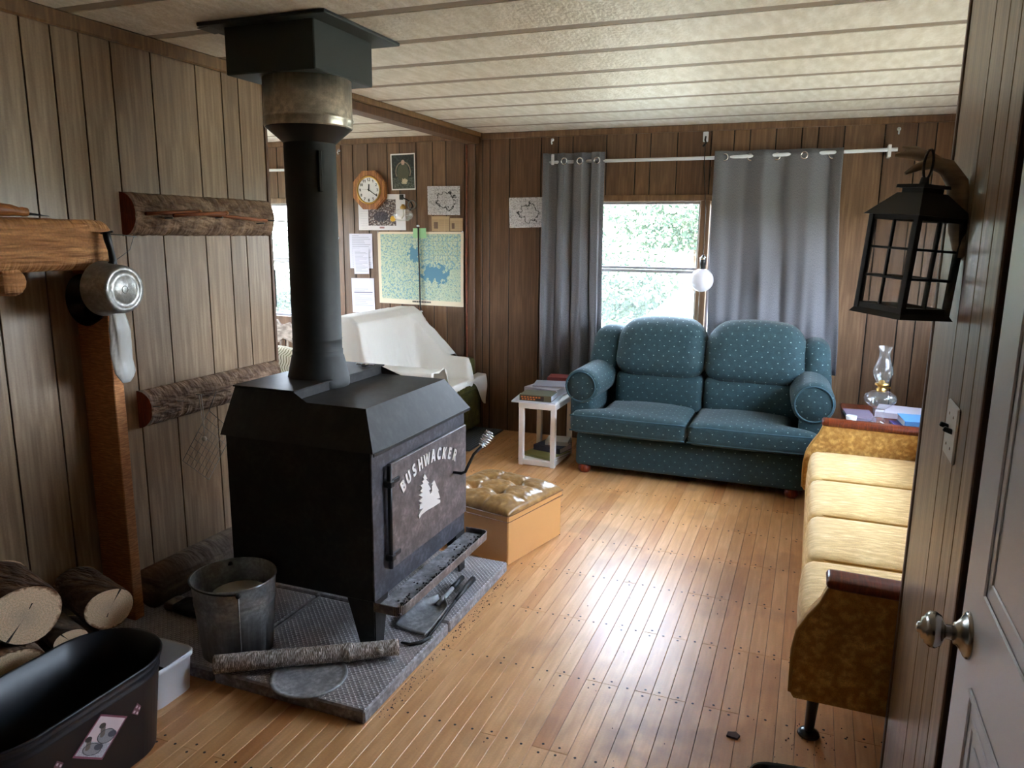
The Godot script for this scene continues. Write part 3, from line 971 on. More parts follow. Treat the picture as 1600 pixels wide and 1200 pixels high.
func wood_stove() -> void:
	var o := thing("wood_stove", "black steel wood stove with lettered door and pine tree emblem", "wood stove", Vector3(-1.685, 0.05, -2.55))
	in_world(o)
	put(o, "body", box(Vector3(-2.0, 0.235, -2.93), Vector3(-1.374, 0.80, -2.17), 0.004), M.iron)
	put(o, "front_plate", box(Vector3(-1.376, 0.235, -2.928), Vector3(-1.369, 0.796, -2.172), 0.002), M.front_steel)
	# sloped hood with a stepped top
	var st := S()
	var b0 := -2.158; var b1 := -2.952; var t0 := -2.25; var t1 := -2.872
	var A := Vector3(-1.353, 0.795, b0); var B := Vector3(-1.353, 0.795, b1)
	var C := Vector3(-1.435, 0.928, t1); var D := Vector3(-1.435, 0.928, t0)
	var E := Vector3(-1.745, 0.928, t1); var F := Vector3(-1.745, 0.928, t0)
	var G := Vector3(-1.745, 0.962, t1 + 0.002); var H := Vector3(-1.745, 0.962, t0 - 0.002)
	var I := Vector3(-2.012, 0.962, t1 + 0.002); var J := Vector3(-2.012, 0.962, t0 - 0.002)
	var K := Vector3(-2.012, 0.795, b1); var L := Vector3(-2.012, 0.795, b0)
	quad(st, A, D, C, B)
	quad(st, D, F, E, C)
	quad(st, F, H, G, E)
	quad(st, H, J, I, G)
	quad(st, J, L, K, I)
	for t in [[A, L, J], [A, J, H], [A, H, F], [A, F, D]]: tri(st, t[0], t[1], t[2])
	for t in [[B, I, K], [B, G, I], [B, E, G], [B, C, E]]: tri(st, t[0], t[1], t[2])
	quad(st, A, B, K, L)
	put(o, "hood", fin(st), M.iron)
	put(o, "hood_lip", fin(bar(S(), Vector3(-1.352, 0.79, b0 - 0.001), Vector3(-1.352, 0.79, b1 + 0.001), 0.005, 0.014)), M.iron)
	put(o, "rear_plate", box(Vector3(-2.018, 0.962, t1 - 0.012), Vector3(-1.735, 0.968, t0 + 0.006), 0.002), M.iron)
	st = S()
	bx(st, Vector3(-1.80, 0.967, -2.82), Vector3(-1.773, 0.982, -2.79), 0.004)
	bar(st, Vector3(-1.83, 0.976, -2.805), Vector3(-1.74, 0.976, -2.805), 0.012, 0.006)
	put(o, "clamp_nut", fin(st), M.chrome)
	# door
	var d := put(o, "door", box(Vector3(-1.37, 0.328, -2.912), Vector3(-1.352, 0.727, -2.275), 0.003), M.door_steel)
	var word := "BUSHWACKER"
	var at := [[0.62, -2.352], [0.641, -2.393], [0.656, -2.438], [0.665, -2.487], [0.670, -2.540], [0.670, -2.593], [0.665, -2.643], [0.656, -2.689], [0.642, -2.739], [0.622, -2.786]]
	for i in word.length():
		var l := put(d, "letter", letter(word[i], 0.064, 0.005, 0.25 if word[i] == "W" else 0.8), M.bare, T * Vector3(-1.350, at[i][0], at[i][1]))
		turn_y(l, 90, 30.0 - 60.0 * i / 9.0)
		l.scale.x = 0.85
		l.set_meta("label", "raised letter %s of the word on the stove door" % word[i])
	var tree := [[2.519, 0.62], [2.541, 0.595], [2.531, 0.593], [2.555, 0.572], [2.545, 0.572], [2.57, 0.542], [2.555, 0.541], [2.564, 0.524], [2.58, 0.53], [2.578, 0.549], [2.587, 0.556], [2.574, 0.56], [2.6, 0.57], [2.619, 0.539], [2.639, 0.514], [2.632, 0.513], [2.649, 0.479], [2.618, 0.484], [2.651, 0.47], [2.651, 0.459], [2.591, 0.46], [2.54, 0.464], [2.49, 0.462], [2.472, 0.452], [2.466, 0.466], [2.478, 0.476], [2.503, 0.484], [2.473, 0.49], [2.477, 0.505], [2.497, 0.507], [2.474, 0.523], [2.498, 0.531], [2.472, 0.547], [2.499, 0.549], [2.481, 0.562], [2.499, 0.568], [2.484, 0.582], [2.506, 0.584], [2.5, 0.595], [2.514, 0.598], [2.506, 0.608]]
	var poly := []
	for p in tree: poly.append(Vector2(p[0], p[1]))
	var keep := T
	T = T * Transform3D(Basis(Vector3(0, 0, -1), Vector3.UP, Vector3.RIGHT), Vector3(-1.352, 0, 0))
	put(d, "tree_emblem", fin(prism(S(), poly, -0.001, 0.0045)), M.bare).set_meta("label", "bare steel emblem of two pine trees")
	T = keep
	for y in [0.657, 0.377]:
		st = S()
		bx(st, Vector3(-1.369, y - 0.012, -2.275), Vector3(-1.338, y + 0.012, -2.248), 0.003)
		bar(st, Vector3(-1.349, y + 0.004, -2.25), Vector3(-1.349, y + 0.004, -2.325), 0.008, 0.018)
		put(o, "hinge", fin(st), M.black)
	put(o, "hinge_pin", fin(tube(S(true), [Vector3(-1.352, 0.335, -2.262), Vector3(-1.352, 0.725, -2.262)], 0.009, 10)), M.black)
	var hd := put(o, "door_handle", fin(tube(S(true), [Vector3(-1.36, 0.546, -2.789), Vector3(-1.31, 0.55, -2.776), Vector3(-1.29, 0.562, -2.771), Vector3(-1.282, 0.585, -2.778), Vector3(-1.26, 0.636, -2.79), Vector3(-1.235, 0.667, -2.817)], 0.0065, 10)), M.black)
	var coil := []
	var c0 := Vector3(-1.238, 0.664, -2.814); var c1 := Vector3(-1.205, 0.722, -2.845)
	var ax := (c1 - c0).normalized(); var s1 := ax.cross(Vector3.UP).normalized(); var s2 := ax.cross(s1)
	for i in 91:
		var t := i / 90.0
		var r := 0.010 + 0.012 * sin(minf(t * 1.25, 1.0) * PI * 0.62)
		coil.append(c0.lerp(c1, t) + (s1 * cos(t * TAU * 7) + s2 * sin(t * TAU * 7)) * r)
	put(hd, "spring_grip", fin(tube(S(true), coil, 0.0027, 6)), M.chrome)
	# ash lip with a rounded band
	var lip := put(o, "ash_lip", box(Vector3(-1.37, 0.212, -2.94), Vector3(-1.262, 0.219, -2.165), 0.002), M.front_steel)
	st = S()
	var path := [Vector3(-1.37, 0.225, -2.163)]
	for i in 7:
		var a := PI / 2 * (1.0 - i / 6.0)
		path.append(Vector3(-1.288 + cos(a) * 0.03, 0.225, -2.193 + sin(a) * 0.03))
	for i in 7:
		var a := -PI / 2 * i / 6.0
		path.append(Vector3(-1.288 + cos(a) * 0.03, 0.225, -2.914 + sin(a) * 0.03))
	path.append(Vector3(-1.37, 0.225, -2.944))
	for i in path.size() - 1: bar(st, path[i], path[i + 1], 0.005, 0.036)
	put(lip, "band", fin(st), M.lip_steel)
	st = S(true)
	var f := FastNoiseLite.new()
	f.frequency = 18.0
	for i in 12:
		for j in 60:
			var q := []
			for k in [[0, 0], [0, 1], [1, 1], [1, 0]]:
				var x: float = -1.366 + 0.1 * (i + k[0]) / 12.0
				var z: float = -2.18 - 0.745 * (j + k[1]) / 60.0
				q.append(Vector3(x, 0.2195 + 0.005 * maxf(0, f.get_noise_2d(x, z) + 0.25), z))
			quad(st, q[0], q[1], q[2], q[3])
	put(lip, "ash", fin(st), M.ash).set_meta("kind", "stuff")
	st = S()
	for i in 260:
		var z := -2.18 - rng.randf() * 0.745
		var p := Vector3(-1.268 - absf(rng.randfn()) * 0.014, 0.2235, z) if i < 236 else Vector3(-1.36 + rng.randf() * 0.09, 0.2235, z)
		var r := 0.0012 + rng.randf() * 0.0025
		bx(st, p - Vector3(r, r * 0.6, r), p + Vector3(r, r, r * 1.3), r * 0.4)
	put(lip, "charcoal_crumbs", fin(st), M.crumbs).set_meta("kind", "stuff")
	# legs: tapering angle plates
	for sx in [-1, 1]:
		for sz in [-1, 1]:
			var x: float = -1.372 if sx > 0 else -1.998
			var z: float = -2.171 if sz > 0 else -2.929
			st = S()
			prism(st, [Vector2(x, 0.24), Vector2(x - sx * 0.11, 0.24), Vector2(x - sx * 0.055, 0.0512), Vector2(x, 0.0512)], z - 0.004, z + 0.004)
			T = keep * Transform3D(Basis(Vector3(0, 0, -1), Vector3.UP, Vector3.RIGHT), Vector3.ZERO)
			prism(st, [Vector2(-z, 0.24), Vector2(-z + sz * 0.09, 0.24), Vector2(-z + sz * 0.05, 0.0512), Vector2(-z, 0.0512)], x - 0.004, x + 0.004)
			T = keep
			put(o, "leg", fin(st), M.iron)
	local()

func hearth_things() -> void:
	# galvanized pail
	var o := thing("metal_bucket", "galvanized steel bucket with wire bail beside the stove", "bucket", Vector3(-1.845, 0.0505, -2.0))
	var prof := [Vector2(0, 0.006), Vector2(0.112, 0.006), Vector2(0.118, 0.0), Vector2(0.1215, 0.002)]
	for q in [[0.0, 0.1225], [0.19, 0.138], [0.195, 0.1405], [0.2, 0.1385], [0.207, 0.1388], [0.212, 0.1415], [0.217, 0.1395], [0.275, 0.1445], [0.278, 0.148], [0.283, 0.1485], [0.286, 0.146], [0.283, 0.1435], [0.2, 0.137], [0.02, 0.121]]: prof.append(Vector2(q[1], q[0]))
	prof.append(Vector2(0, 0.02))
	put(o, "pail", lat(prof, 48), M.galv)
	var dirv := Vector3(0.72, 0, 0.69)
	put(o, "side_seam", fin(tube(S(true), [dirv * 0.1235 + Vector3(0, 0.004, 0), dirv * 0.1465 + Vector3(0, 0.278, 0)], 0.003, 6)), M.galv)
	var perp := Vector3(0.69, 0, -0.72)
	var bail := []
	for i in 25:
		var a := PI * i / 24.0
		bail.append(dirv * 0.150 * cos(a) - perp * 0.150 * sin(a) + Vector3(0, 0.272 + 0.012 * sin(a), 0))
	put(o, "bail_handle", fin(tube(S(true), bail, 0.003, 6)), M.wire_dark)
	for s in [-1, 1]:
		put(o, "ear", fin(tube(S(true), [dirv * s * 0.14 + Vector3(0, 0.262, 0), dirv * s * 0.154 + Vector3(0, 0.272, 0)], 0.009, 8)), M.wire_dark)
	var k := thing("wood_round", "pale sawn wood round lying inside the galvanized bucket", "wood round", Vector3(-1.835, 0.0725, -2.01))
	put(k, "block", lat([Vector2(0, 0), Vector2(0.088, 0), Vector2(0.092, 0.006), Vector2(0.1, 0.185), Vector2(0.095, 0.192), Vector2(0, 0.193)], 24), M.ivory)
	# pan lid and birch stick lying across it
	o = thing("pan_lid", "round dull metal lid lying under the birch stick", "lid", Vector3(-1.488, 0.0505, -1.935))
	put(o, "disc", lat([Vector2(0, 0), Vector2(0.118, 0), Vector2(0.128, 0.004), Vector2(0.13, 0.008), Vector2(0.127, 0.011), Vector2(0.118, 0.0105), Vector2(0.113, 0.006), Vector2(0.108, 0.0075), Vector2(0.102, 0.006), Vector2(0, 0.005)], 48), M.tin)
	o = thing("birch_log", "thin birch stick with peeling bark lying across the hearth", "log", Vector3(-1.54, 0.0505, -1.995))
	in_world(o)
	var f := FastNoiseLite.new()
	f.frequency = 9.0
	var pts := []
	var rad := []
	for i in 41:
		var t := i / 40.0
		var p := Vector3(-1.795, 0.089, -1.828).lerp(Vector3(-1.272, 0.094, -2.158), t)
		pts.append(p + Vector3(0, 0.004 * sin(t * 5.0), 0.008 * sin(t * 4.0)))
		rad.append(0.0315 - 0.003 * t + 0.0025 * f.get_noise_1d(t * 1.2) + 0.005 * exp(-pow((t - 0.73) / 0.02, 2)))
	put(o, "bark", fin(tube(S(true), pts, rad, 20)), M.birch)
	for e in [0, 40]:
		var dd: Vector3 = (pts[1] - pts[0]).normalized() * (-0.001 if e == 0 else 0.001)
		put(o, "cut_end", fin(tube(S(), [pts[e] - dd, pts[e] + dd], rad[e] * 0.86, 16)), M.sawn)
	put(o, "branch_stub", fin(tube(S(true), [pts[36], pts[36] + Vector3(0.02, 0.012, 0.035)], [0.017, 0.012], 10)), M.birch)
	# ash shovel
	o = thing("ash_shovel", "grey ash shovel lying on the hearth pavers", "shovel", Vector3(-1.31, 0.051, -2.5))
	in_world(o)
	var blade := func(u: float, v: float) -> Vector3:
		var w := lerpf(0.075, 0.05, pow(v, 2.0)) if v < 0.8 else lerpf(0.057, 0.014, (v - 0.8) / 0.2)
		var c := Vector3(-1.322, 0, -2.332).lerp(Vector3(-1.305, 0, -2.57), v)
		var s := u * 2 - 1
		return c + Vector3(s * w, 0.056 + 0.02 * pow(absf(s), 3) * (0.3 + v) + 0.012 * v, s * 0.016 * (1.0 - v))
	put(o, "blade", fin(cloth(S(true), 14, 14, blade, 0.002)), M.tin)
	put(o, "shaft", fin(tube(S(true), [Vector3(-1.306, 0.068, -2.53), Vector3(-1.304, 0.074, -2.6), Vector3(-1.31, 0.074, -2.69)], [0.011, 0.009, 0.009], 10)), M.tin)
	put(o, "grip", fin(tube(S(true), [Vector3(-1.31, 0.074, -2.68), Vector3(-1.314, 0.074, -2.79)], [0.012, 0.011], 10)), M.black)
	o = thing("stove_tongs", "black iron tongs lying beside the ash shovel", "tongs", Vector3(-1.25, 0.051, -2.55))
	in_world(o)
	put(o, "grip", fin(tube(S(true), [Vector3(-1.272, 0.066, -2.81), Vector3(-1.267, 0.066, -2.72), Vector3(-1.258, 0.064, -2.6)], [0.013, 0.012, 0.007], 10)), M.black)
	put(o, "arm", fin(tube(S(true), [Vector3(-1.258, 0.064, -2.6), Vector3(-1.24, 0.06, -2.42), Vector3(-1.232, 0.058, -2.3)], 0.0058, 8)), M.iron)
	put(o, "jaw", fin(tube(S(true), [Vector3(-1.225, 0.058, -2.315), Vector3(-1.238, 0.059, -2.27), Vector3(-1.27, 0.057, -2.245), Vector3(-1.308, 0.056, -2.246)], [0.006, 0.008, 0.007, 0.004], 8)), M.iron)

# ---------------------------------------------------------------- wood pile corner
func log_end(o: Node3D, at: Vector3, r: float, squash: float, dir: Vector3, m: Material, spin := 0.0) -> void:   # sawn face of a log
	var side := dir.cross(Vector3.UP).normalized()
	var up := side.cross(dir)
	var st := S()
	var keep := T
	for k in 28:
		var a := TAU * k / 28; var b := TAU * (k + 1) / 28
		var pa := Vector2(cos(a), sin(a)); var pb := Vector2(cos(b), sin(b))
		var ra := r * (1.0 + 0.05 * sin(a * 2 + 1) + 0.03 * sin(a * 3)); var rb := r * (1.0 + 0.05 * sin(b * 2 + 1) + 0.03 * sin(b * 3))
		tri(st, at, at + side * pa.x * ra + up * pa.y * ra * squash, at + side * pb.x * rb + up * pb.y * rb * squash, Vector2(0.5, 0.5), Vector2(0.5, 0.5) + pa.rotated(spin) * 0.48, Vector2(0.5, 0.5) + pb.rotated(spin) * 0.48)
	T = keep
	put(o, "cut_end", fin(st), m)

func firewood(label: String, face: Vector3, r: float, squash: float, dir: Vector3, length: float, bark: Material) -> void:
	var o := thing("firewood_log", label, "log", face - dir * length - Vector3(0, r * squash, 0), 0, "split firewood beside the left wall")
	in_world(o)
	var side := dir.cross(Vector3.UP).normalized()
	var up := side.cross(dir)
	var st := S(true)
	var nr := 8
	for i in nr:
		for k in 28:
			var q := []
			for e in [[0, 0], [1, 0], [1, 1], [0, 1]]:
				var a: float = TAU * (k + e[1]) / 28
				var rr := r * (1.03 + 0.05 * sin(a * 2 + 1) + 0.03 * sin(a * 3) + 0.015 * sin((i + e[0]) * 2.1 + a * 5))
				q.append(face - dir * length * (1.0 - float(i + e[0]) / nr) + side * cos(a) * rr + up * sin(a) * rr * squash)
			quad(st, q[0], q[1], q[2], q[3])
	put(o, "bark", fin(st), bark)
	log_end(o, face + dir * 0.0005, r * 1.01, squash, dir, M.cut, 2.75 + (face.z + 1.452) * 9.0 + (face.y - 0.385) * 4.0)
	log_end(o, face - dir * length, r * 1.01, squash, -dir, M.cut)

func wood_corner() -> void:
	var dx := Vector3(0.95, 0, 0.31).normalized()
	firewood("large firewood log with pale cracked end on top of pile", Vector3(-2.15, 0.385, -1.452), 0.094, 1.0, dx, 0.27, M.bark_dark)
	firewood("dark barked firewood log with tan end beside the post", Vector3(-2.15, 0.268, -1.735), 0.076, 0.95, dx, 0.27, M.bark_dark)
	firewood("small grey weathered firewood stick between bigger logs", Vector3(-2.15, 0.224, -1.585), 0.05, 0.85, dx, 0.26, M.log_grey)
	firewood("firewood log with orange-tan end low behind the black tub", Vector3(-2.15, 0.215, -1.40), 0.085, 0.95, dx, 0.27, M.bark)
	firewood("barkless grey firewood log resting on back of the pile", Vector3(-2.24, 0.47, -1.30), 0.075, 0.9, dx, 0.22, M.log_grey)
	firewood("firewood log at bottom of pile near the post", Vector3(-2.15, 0.096, -1.655), 0.088, 1.0, dx, 0.27, M.bark_dark)
	firewood("firewood log at bottom of pile behind the tub", Vector3(-2.15, 0.066, -1.465), 0.062, 1.0, dx, 0.27, M.bark_dark)
	# black oval tub with bird sticker
	var o := thing("wood_tub", "black oval tub with a bird picture sticker on its side", "tub", Vector3(-1.865, 0, -1.30))
	var ring := func(r: float, k: int) -> Vector2:
		var n := 48
		var a := TAU * (k % n + 0.5) / n
		var p := Vector2(cos(a), sin(a)) * r
		return Vector2(p.x, p.y + (0.155 if sin(a) >= 0 else -0.155))
	var st := S(true)
	var prof := [[0.0, 0.004], [0.125, 0.0], [0.132, 0.006], [0.1565, 0.25], [0.1595, 0.254], [0.1595, 0.259], [0.1575, 0.263], [0.159, 0.274], [0.162, 0.277], [0.162, 0.282], [0.1605, 0.286], [0.163, 0.296], [0.169, 0.299], [0.170, 0.305], [0.167, 0.3085], [0.162, 0.305], [0.148, 0.19], [0.128, 0.012], [0.0, 0.012]]
	for i in prof.size() - 1:
		for k in 48:
			var a: Vector2 = ring.call(prof[i][0], k); var b: Vector2 = ring.call(prof[i][0], k + 1)
			var c: Vector2 = ring.call(prof[i + 1][0], k + 1); var d: Vector2 = ring.call(prof[i + 1][0], k)
			quad(st, Vector3(a.x, prof[i][1], a.y), Vector3(b.x, prof[i][1], b.y), Vector3(c.x, prof[i + 1][1], c.y), Vector3(d.x, prof[i + 1][1], d.y))
	put(o, "shell", fin(st), M.black_plastic)
	sticker(o)
	# white pail of kindling bits
	o = thing("plastic_tub", "small white square plastic tub of charcoal beside the black tub", "tub", Vector3(-1.955, 0, -1.725))
	st = S(true)
	var sq := func(h: float, k: int) -> Vector2:
		var a := TAU * (k + 0.5) / 32
		var c := Vector2(signf(cos(a)) * pow(absf(cos(a)), 0.35), signf(sin(a)) * pow(absf(sin(a)), 0.35))
		return c * h
	var pf := [[0.0, 0.0], [0.08, 0.0], [0.083, 0.004], [0.0905, 0.125], [0.0955, 0.126], [0.0965, 0.142], [0.094, 0.145], [0.089, 0.14], [0.08, 0.006], [0.0, 0.006]]
	for i in pf.size() - 1:
		for k in 32:
			var a: Vector2 = sq.call(pf[i][0], k); var b: Vector2 = sq.call(pf[i][0], k + 1)
			var c: Vector2 = sq.call(pf[i + 1][0], k + 1); var d: Vector2 = sq.call(pf[i + 1][0], k)
			quad(st, Vector3(a.x, pf[i][1], a.y), Vector3(b.x, pf[i][1], b.y), Vector3(c.x, pf[i + 1][1], c.y), Vector3(d.x, pf[i + 1][1], d.y))
	put(o, "shell", fin(st), M.white_plastic)
	st = S()
	for i in 60:
		var p := Vector3((rng.randf() - 0.5) * 0.1, 0.03 + rng.randf() * 0.03, (rng.randf() - 0.5) * 0.1)
		var r := 0.008 + rng.randf() * 0.014
		bx(st, p - Vector3(r, r * 0.6, r), p + Vector3(r, r, r * 1.4), r * 0.4)
	put(o, "charcoal_bits", fin(st), M.crumbs).set_meta("kind", "stuff")
	# rack: plank post with a hewn log shelf on top
	o = thing("log_shelf", "hewn log shelf carried by a rough sawn plank post", "shelf", Vector3(-2.42, 0, -2.02))
	in_world(o)
	st = S()
	bx(st, Vector3(-2.497, 0.0495, -2.045), Vector3(-2.343, 1.405, -2.0), 0.003)
	put(o, "post", fin(st), M.sawn)
	st = S(true)
	var f := FastNoiseLite.new()
	f.frequency = 3.0
	T = T * Transform3D(Basis(), Vector3(-2.385, 1.488, -1.56))
	soft(st, Vector3(0.095, 0.086, 0.46), 0.05, 18, func(p: Vector3) -> Vector3:
		var n := f.get_noise_3dv(p * Vector3(3, 3, 1)) * 0.014
		var q := p
		q.y = p.y * (1.0 - 0.12 * clampf((p.z + 0.46) / 0.9, 0, 1)) + (0.006 if p.y > 0 else 0.0)
		if p.y > 0: q.y = minf(q.y, 0.085)
		return q + p.normalized() * n)
	put(o, "hewn_log", fin(st), M.hewn)
	in_world(o)
	put(o, "bracket", fin(tube(S(true), [Vector3(-2.49, 1.378, -1.66), Vector3(-2.31, 1.378, -1.64)], [0.05, 0.044], 14)), M.hewn)
	var t := put(o, "nail", fin(tube(S(true), [Vector3(-2.31, 1.525, -1.96), Vector3(-2.235, 1.535, -1.96)], 0.0035, 6)), M.wire)
	put(o, "nail", fin(tube(S(true), [Vector3(-2.31, 1.525, -2.005), Vector3(-2.27, 1.523, -2.03), Vector3(-2.265, 1.516, -2.085)], 0.002, 6)), M.wire)
	# saucepan hung with its bottom to the room
	o = thing("saucepan", "small steel saucepan with black handle hanging from the log shelf", "saucepan", Vector3(-2.17, 1.342, -1.933))
	T = Transform3D(Basis(Vector3(0, 0, 1), Vector3(1, 0, 0), Vector3(0, 1, 0)), Vector3.ZERO)   # lathe axis along x
	put(o, "pot", lat([Vector2(0.089, -0.094), Vector2(0.094, -0.098), Vector2(0.0945, -0.095), Vector2(0.088, -0.09), Vector2(0.081, -0.012), Vector2(0.078, -0.003), Vector2(0.072, 0.0), Vector2(0.063, 0.0), Vector2(0.061, -0.0015), Vector2(0.046, -0.002), Vector2(0.044, -0.001), Vector2(0.0, -0.001)], 40), M.aluminium)
	put(o, "inside", lat([Vector2(0.087, -0.094), Vector2(0.079, -0.012), Vector2(0.0, -0.008)], 40), M.aluminium)
	put(o, "stamp", lat([Vector2(0.013, -0.0009), Vector2(0.0125, 0.0003), Vector2(0.011, 0.0003), Vector2(0.0105, -0.0009)], 24), M.wire)
	local()
	st = S(true)
	tube(st, [Vector3(-0.075, 0.07, -0.02), Vector3(-0.072, 0.095, -0.024), Vector3(-0.078, 0.13, -0.024), Vector3(-0.083, 0.165, -0.02), Vector3(-0.085, 0.19, -0.018)], [0.02, 0.012, 0.0105, 0.013, 0.013], 12)
	put(o, "handle", fin(st), M.black)
	# black skillet behind it
	o = thing("skillet", "black round skillet hanging under the log shelf against the post", "skillet", Vector3(-2.395, 1.295, -1.985))
	T = Transform3D(Basis(Vector3(1, 0, 0), Vector3(0, 0, 1), Vector3(0, -1, 0)), Vector3.ZERO)
	put(o, "pan", lat([Vector2(0, 0), Vector2(0.075, 0), Vector2(0.09, 0.03), Vector2(0.092, 0.03), Vector2(0.078, -0.004), Vector2(0, -0.004)], 36), M.black_gloss)
	local()
	# plastic bag
	o = thing("plastic_bag", "clear plastic bag hanging behind the saucepan", "bag", Vector3(-2.287, 1.0, -1.99))
	in_world(o)
	var bag := func(u: float, v: float) -> Vector3:
		var a := u * TAU
		var y := lerpf(1.44, 1.0, v)
		var r := 0.012 + 0.026 * smoothstep(0.2, 0.6, v)
		if v > 0.93: r *= 1.0 - 0.6 * (v - 0.93) / 0.07
		return Vector3(-2.287 + cos(a) * r * 0.4 + 0.006 * sin(v * 14), y, -1.998 + 0.004 * sin(v * 5) + sin(a) * r * (1.0 + 0.25 * sin(a * 5 + v * 9)))
	put(o, "film", fin(cloth(S(true), 24, 24, bag, 0.0006)), M.bag)
	put(o, "wire_hook", fin(tube(S(true), [Vector3(-2.287, 1.43, -1.998), Vector3(-2.275, 1.47, -2.06), Vector3(-2.275, 1.522, -2.085), Vector3(-2.275, 1.53, -2.078)], 0.0012, 6)), M.wire)
	# wooden handled tool on the shelf
	o = thing("hand_awl", "turned wooden handle tool with dark blade lying on the log shelf", "hand tool", Vector3(-2.36, 1.574, -1.7))
	in_world(o)
	put(o, "handle", fin(tube(S(true), [Vector3(-2.37, 1.596, -1.60), Vector3(-2.365, 1.599, -1.66), Vector3(-2.362, 1.598, -1.70), Vector3(-2.36, 1.594, -1.725), Vector3(-2.36, 1.594, -1.735), Vector3(-2.36, 1.593, -1.75)], [0.02, 0.021, 0.018, 0.013, 0.0155, 0.014], 16)), M.handle_wood)
	put(o, "blade", fin(tube(S(true), [Vector3(-2.36, 1.589, -1.75), Vector3(-2.358, 1.582, -1.825)], [0.005, 0.001], 8)), M.iron)
	bark_slabs()
	# dim things on the floor behind the bucket
	o = thing("grey_floor_log", "thick grey barkless log lying along the wall behind bucket", "log", Vector3(-2.36, 0.05, -2.3))
	in_world(o)
	put(o, "trunk", fin(tube(S(true), [Vector3(-2.37, 0.135, -2.10), Vector3(-2.36, 0.135, -2.35), Vector3(-2.37, 0.132, -2.6)], [0.082, 0.085, 0.08], 20)), M.log_grey)
	o = thing("work_glove", "dark crumpled work glove on the floor beside the post", "glove", Vector3(-2.2, 0.05, -2.13))
	T = Transform3D(Basis(), Vector3(0, 0.026, 0))
	put(o, "palm", fin(soft(S(true), Vector3(0.055, 0.022, 0.045), 0.02, 8, func(p: Vector3) -> Vector3: return p + Vector3(0, 0.008 * sin(p.x * 60) * cos(p.z * 50), 0))), M.black)
	for i in 4:
		put(o, "finger", fin(tube(S(true), [Vector3(0.04, 0, -0.033 + i * 0.022), Vector3(0.085, -0.006, -0.04 + i * 0.026), Vector3(0.115, -0.012, -0.042 + i * 0.028)], [0.014, 0.013, 0.009], 8)), M.black)
	put(o, "cuff", fin(soft(S(true), Vector3(0.028, 0.02, 0.042), 0.018, 6, func(p: Vector3) -> Vector3: return p + Vector3(-0.07, 0, 0))), M.log_grey)
	local()

func sticker(o: Node3D) -> void:         # generic picture of two water birds in a plum border
	var w := 128; var h := 128
	var im := Image.create(w, h, false, Image.FORMAT_RGB8)
	im.fill(rgb(132, 74, 92))
	im.fill_rect(Rect2i(6, 6, w - 12, h - 12), rgb(226, 206, 208))
	var f := FastNoiseLite.new()
	f.frequency = 0.08
	for y in range(6, h - 6):
		for x in range(6, w - 6):
			var c := im.get_pixel(x, y)
			if y > 78: c = rgb(150, 152, 160).lerp(rgb(214, 208, 214), 0.5 + 0.5 * sin(x * 0.3 + f.get_noise_2d(x, y) * 12.0 + y * 0.5))
			for b in [[84.0, 60.0, 36.0, 22.0, 44.0, 32.0], [58.0, 100.0, 38.0, 18.0, 22.0, 74.0]]:
				if pow((x - b[0]) / b[2], 2) + pow((y - b[1]) / b[3], 2) < 1.0: c = rgb(124, 124, 130).lerp(rgb(176, 172, 172), 0.5 + 0.5 * f.get_noise_2d(x * 3, y * 3))
				var q := Geometry2D.get_closest_point_to_segment(Vector2(x, y), Vector2(b[0] - b[2] * 0.55, b[1] - 2), Vector2(b[4], b[5]))
				if q.distance_to(Vector2(x, y)) < 8.0: c = rgb(112, 100, 92)
				if Vector2((x - b[4] + 4.0) / 1.5, y - b[5]).length() < 8.5: c = rgb(52, 46, 44)
				if Vector2((x - b[0] - b[2] * 0.55) / 1.8, (y - b[1] + 8.0)).length() < 10.0: c = rgb(74, 76, 88)
				if absf(Vector2((x - b[0]) / b[2], (y - b[1]) / b[3]).length() - 0.97) < 0.05: c = rgb(70, 66, 70)
			im.set_pixel(x, y, c)
	var m := mat(Color.WHITE, 0.45, 0, ImageTexture.create_from_image(im))
	# set square on its corner; each corner is (height, along the tub)
	var patch := func(c: Array, called: String, mm: Material) -> void:
		var st := S()
		var n := 6
		var at := func(u: float, v: float) -> Vector3:
			var q: Vector2 = c[0].lerp(c[1], u).lerp(c[3].lerp(c[2], u), v)
			return Vector3(0.132 + 0.0245 * (q.x - 0.006) / 0.244 + 0.0013, q.x, q.y)
		for i in n:
			for k in n:
				var u0 := float(i) / n; var u1 := float(i + 1) / n; var v0 := float(k) / n; var v1 := float(k + 1) / n
				quv(st, at.call(u0, v1), at.call(u0, v0), at.call(u1, v0), at.call(u1, v1), Vector2(u0, v1), Vector2(u0, v0), Vector2(u1, v0), Vector2(u1, v1))
		put(o, called, fin(st), mm)
	patch.call([Vector2(0.248, -0.02), Vector2(0.184, -0.107), Vector2(0.103, -0.02), Vector2(0.174, 0.07)], "picture_sticker", m)
	var plum := pic(12, 12, func(x: int, y: int) -> Color: return rgb(214, 186, 190) if (x % 6 > 1 and x % 6 < 5 and y % 6 > 1 and y % 6 < 5) else rgb(120, 78, 84))
	patch.call([Vector2(0.205, -0.141), Vector2(0.186, -0.155), Vector2(0.164, -0.142), Vector2(0.184, -0.12)], "small_sticker", plum)
	patch.call([Vector2(0.197, 0.112), Vector2(0.177, 0.094), Vector2(0.155, 0.112), Vector2(0.177, 0.13)], "small_sticker", plum)

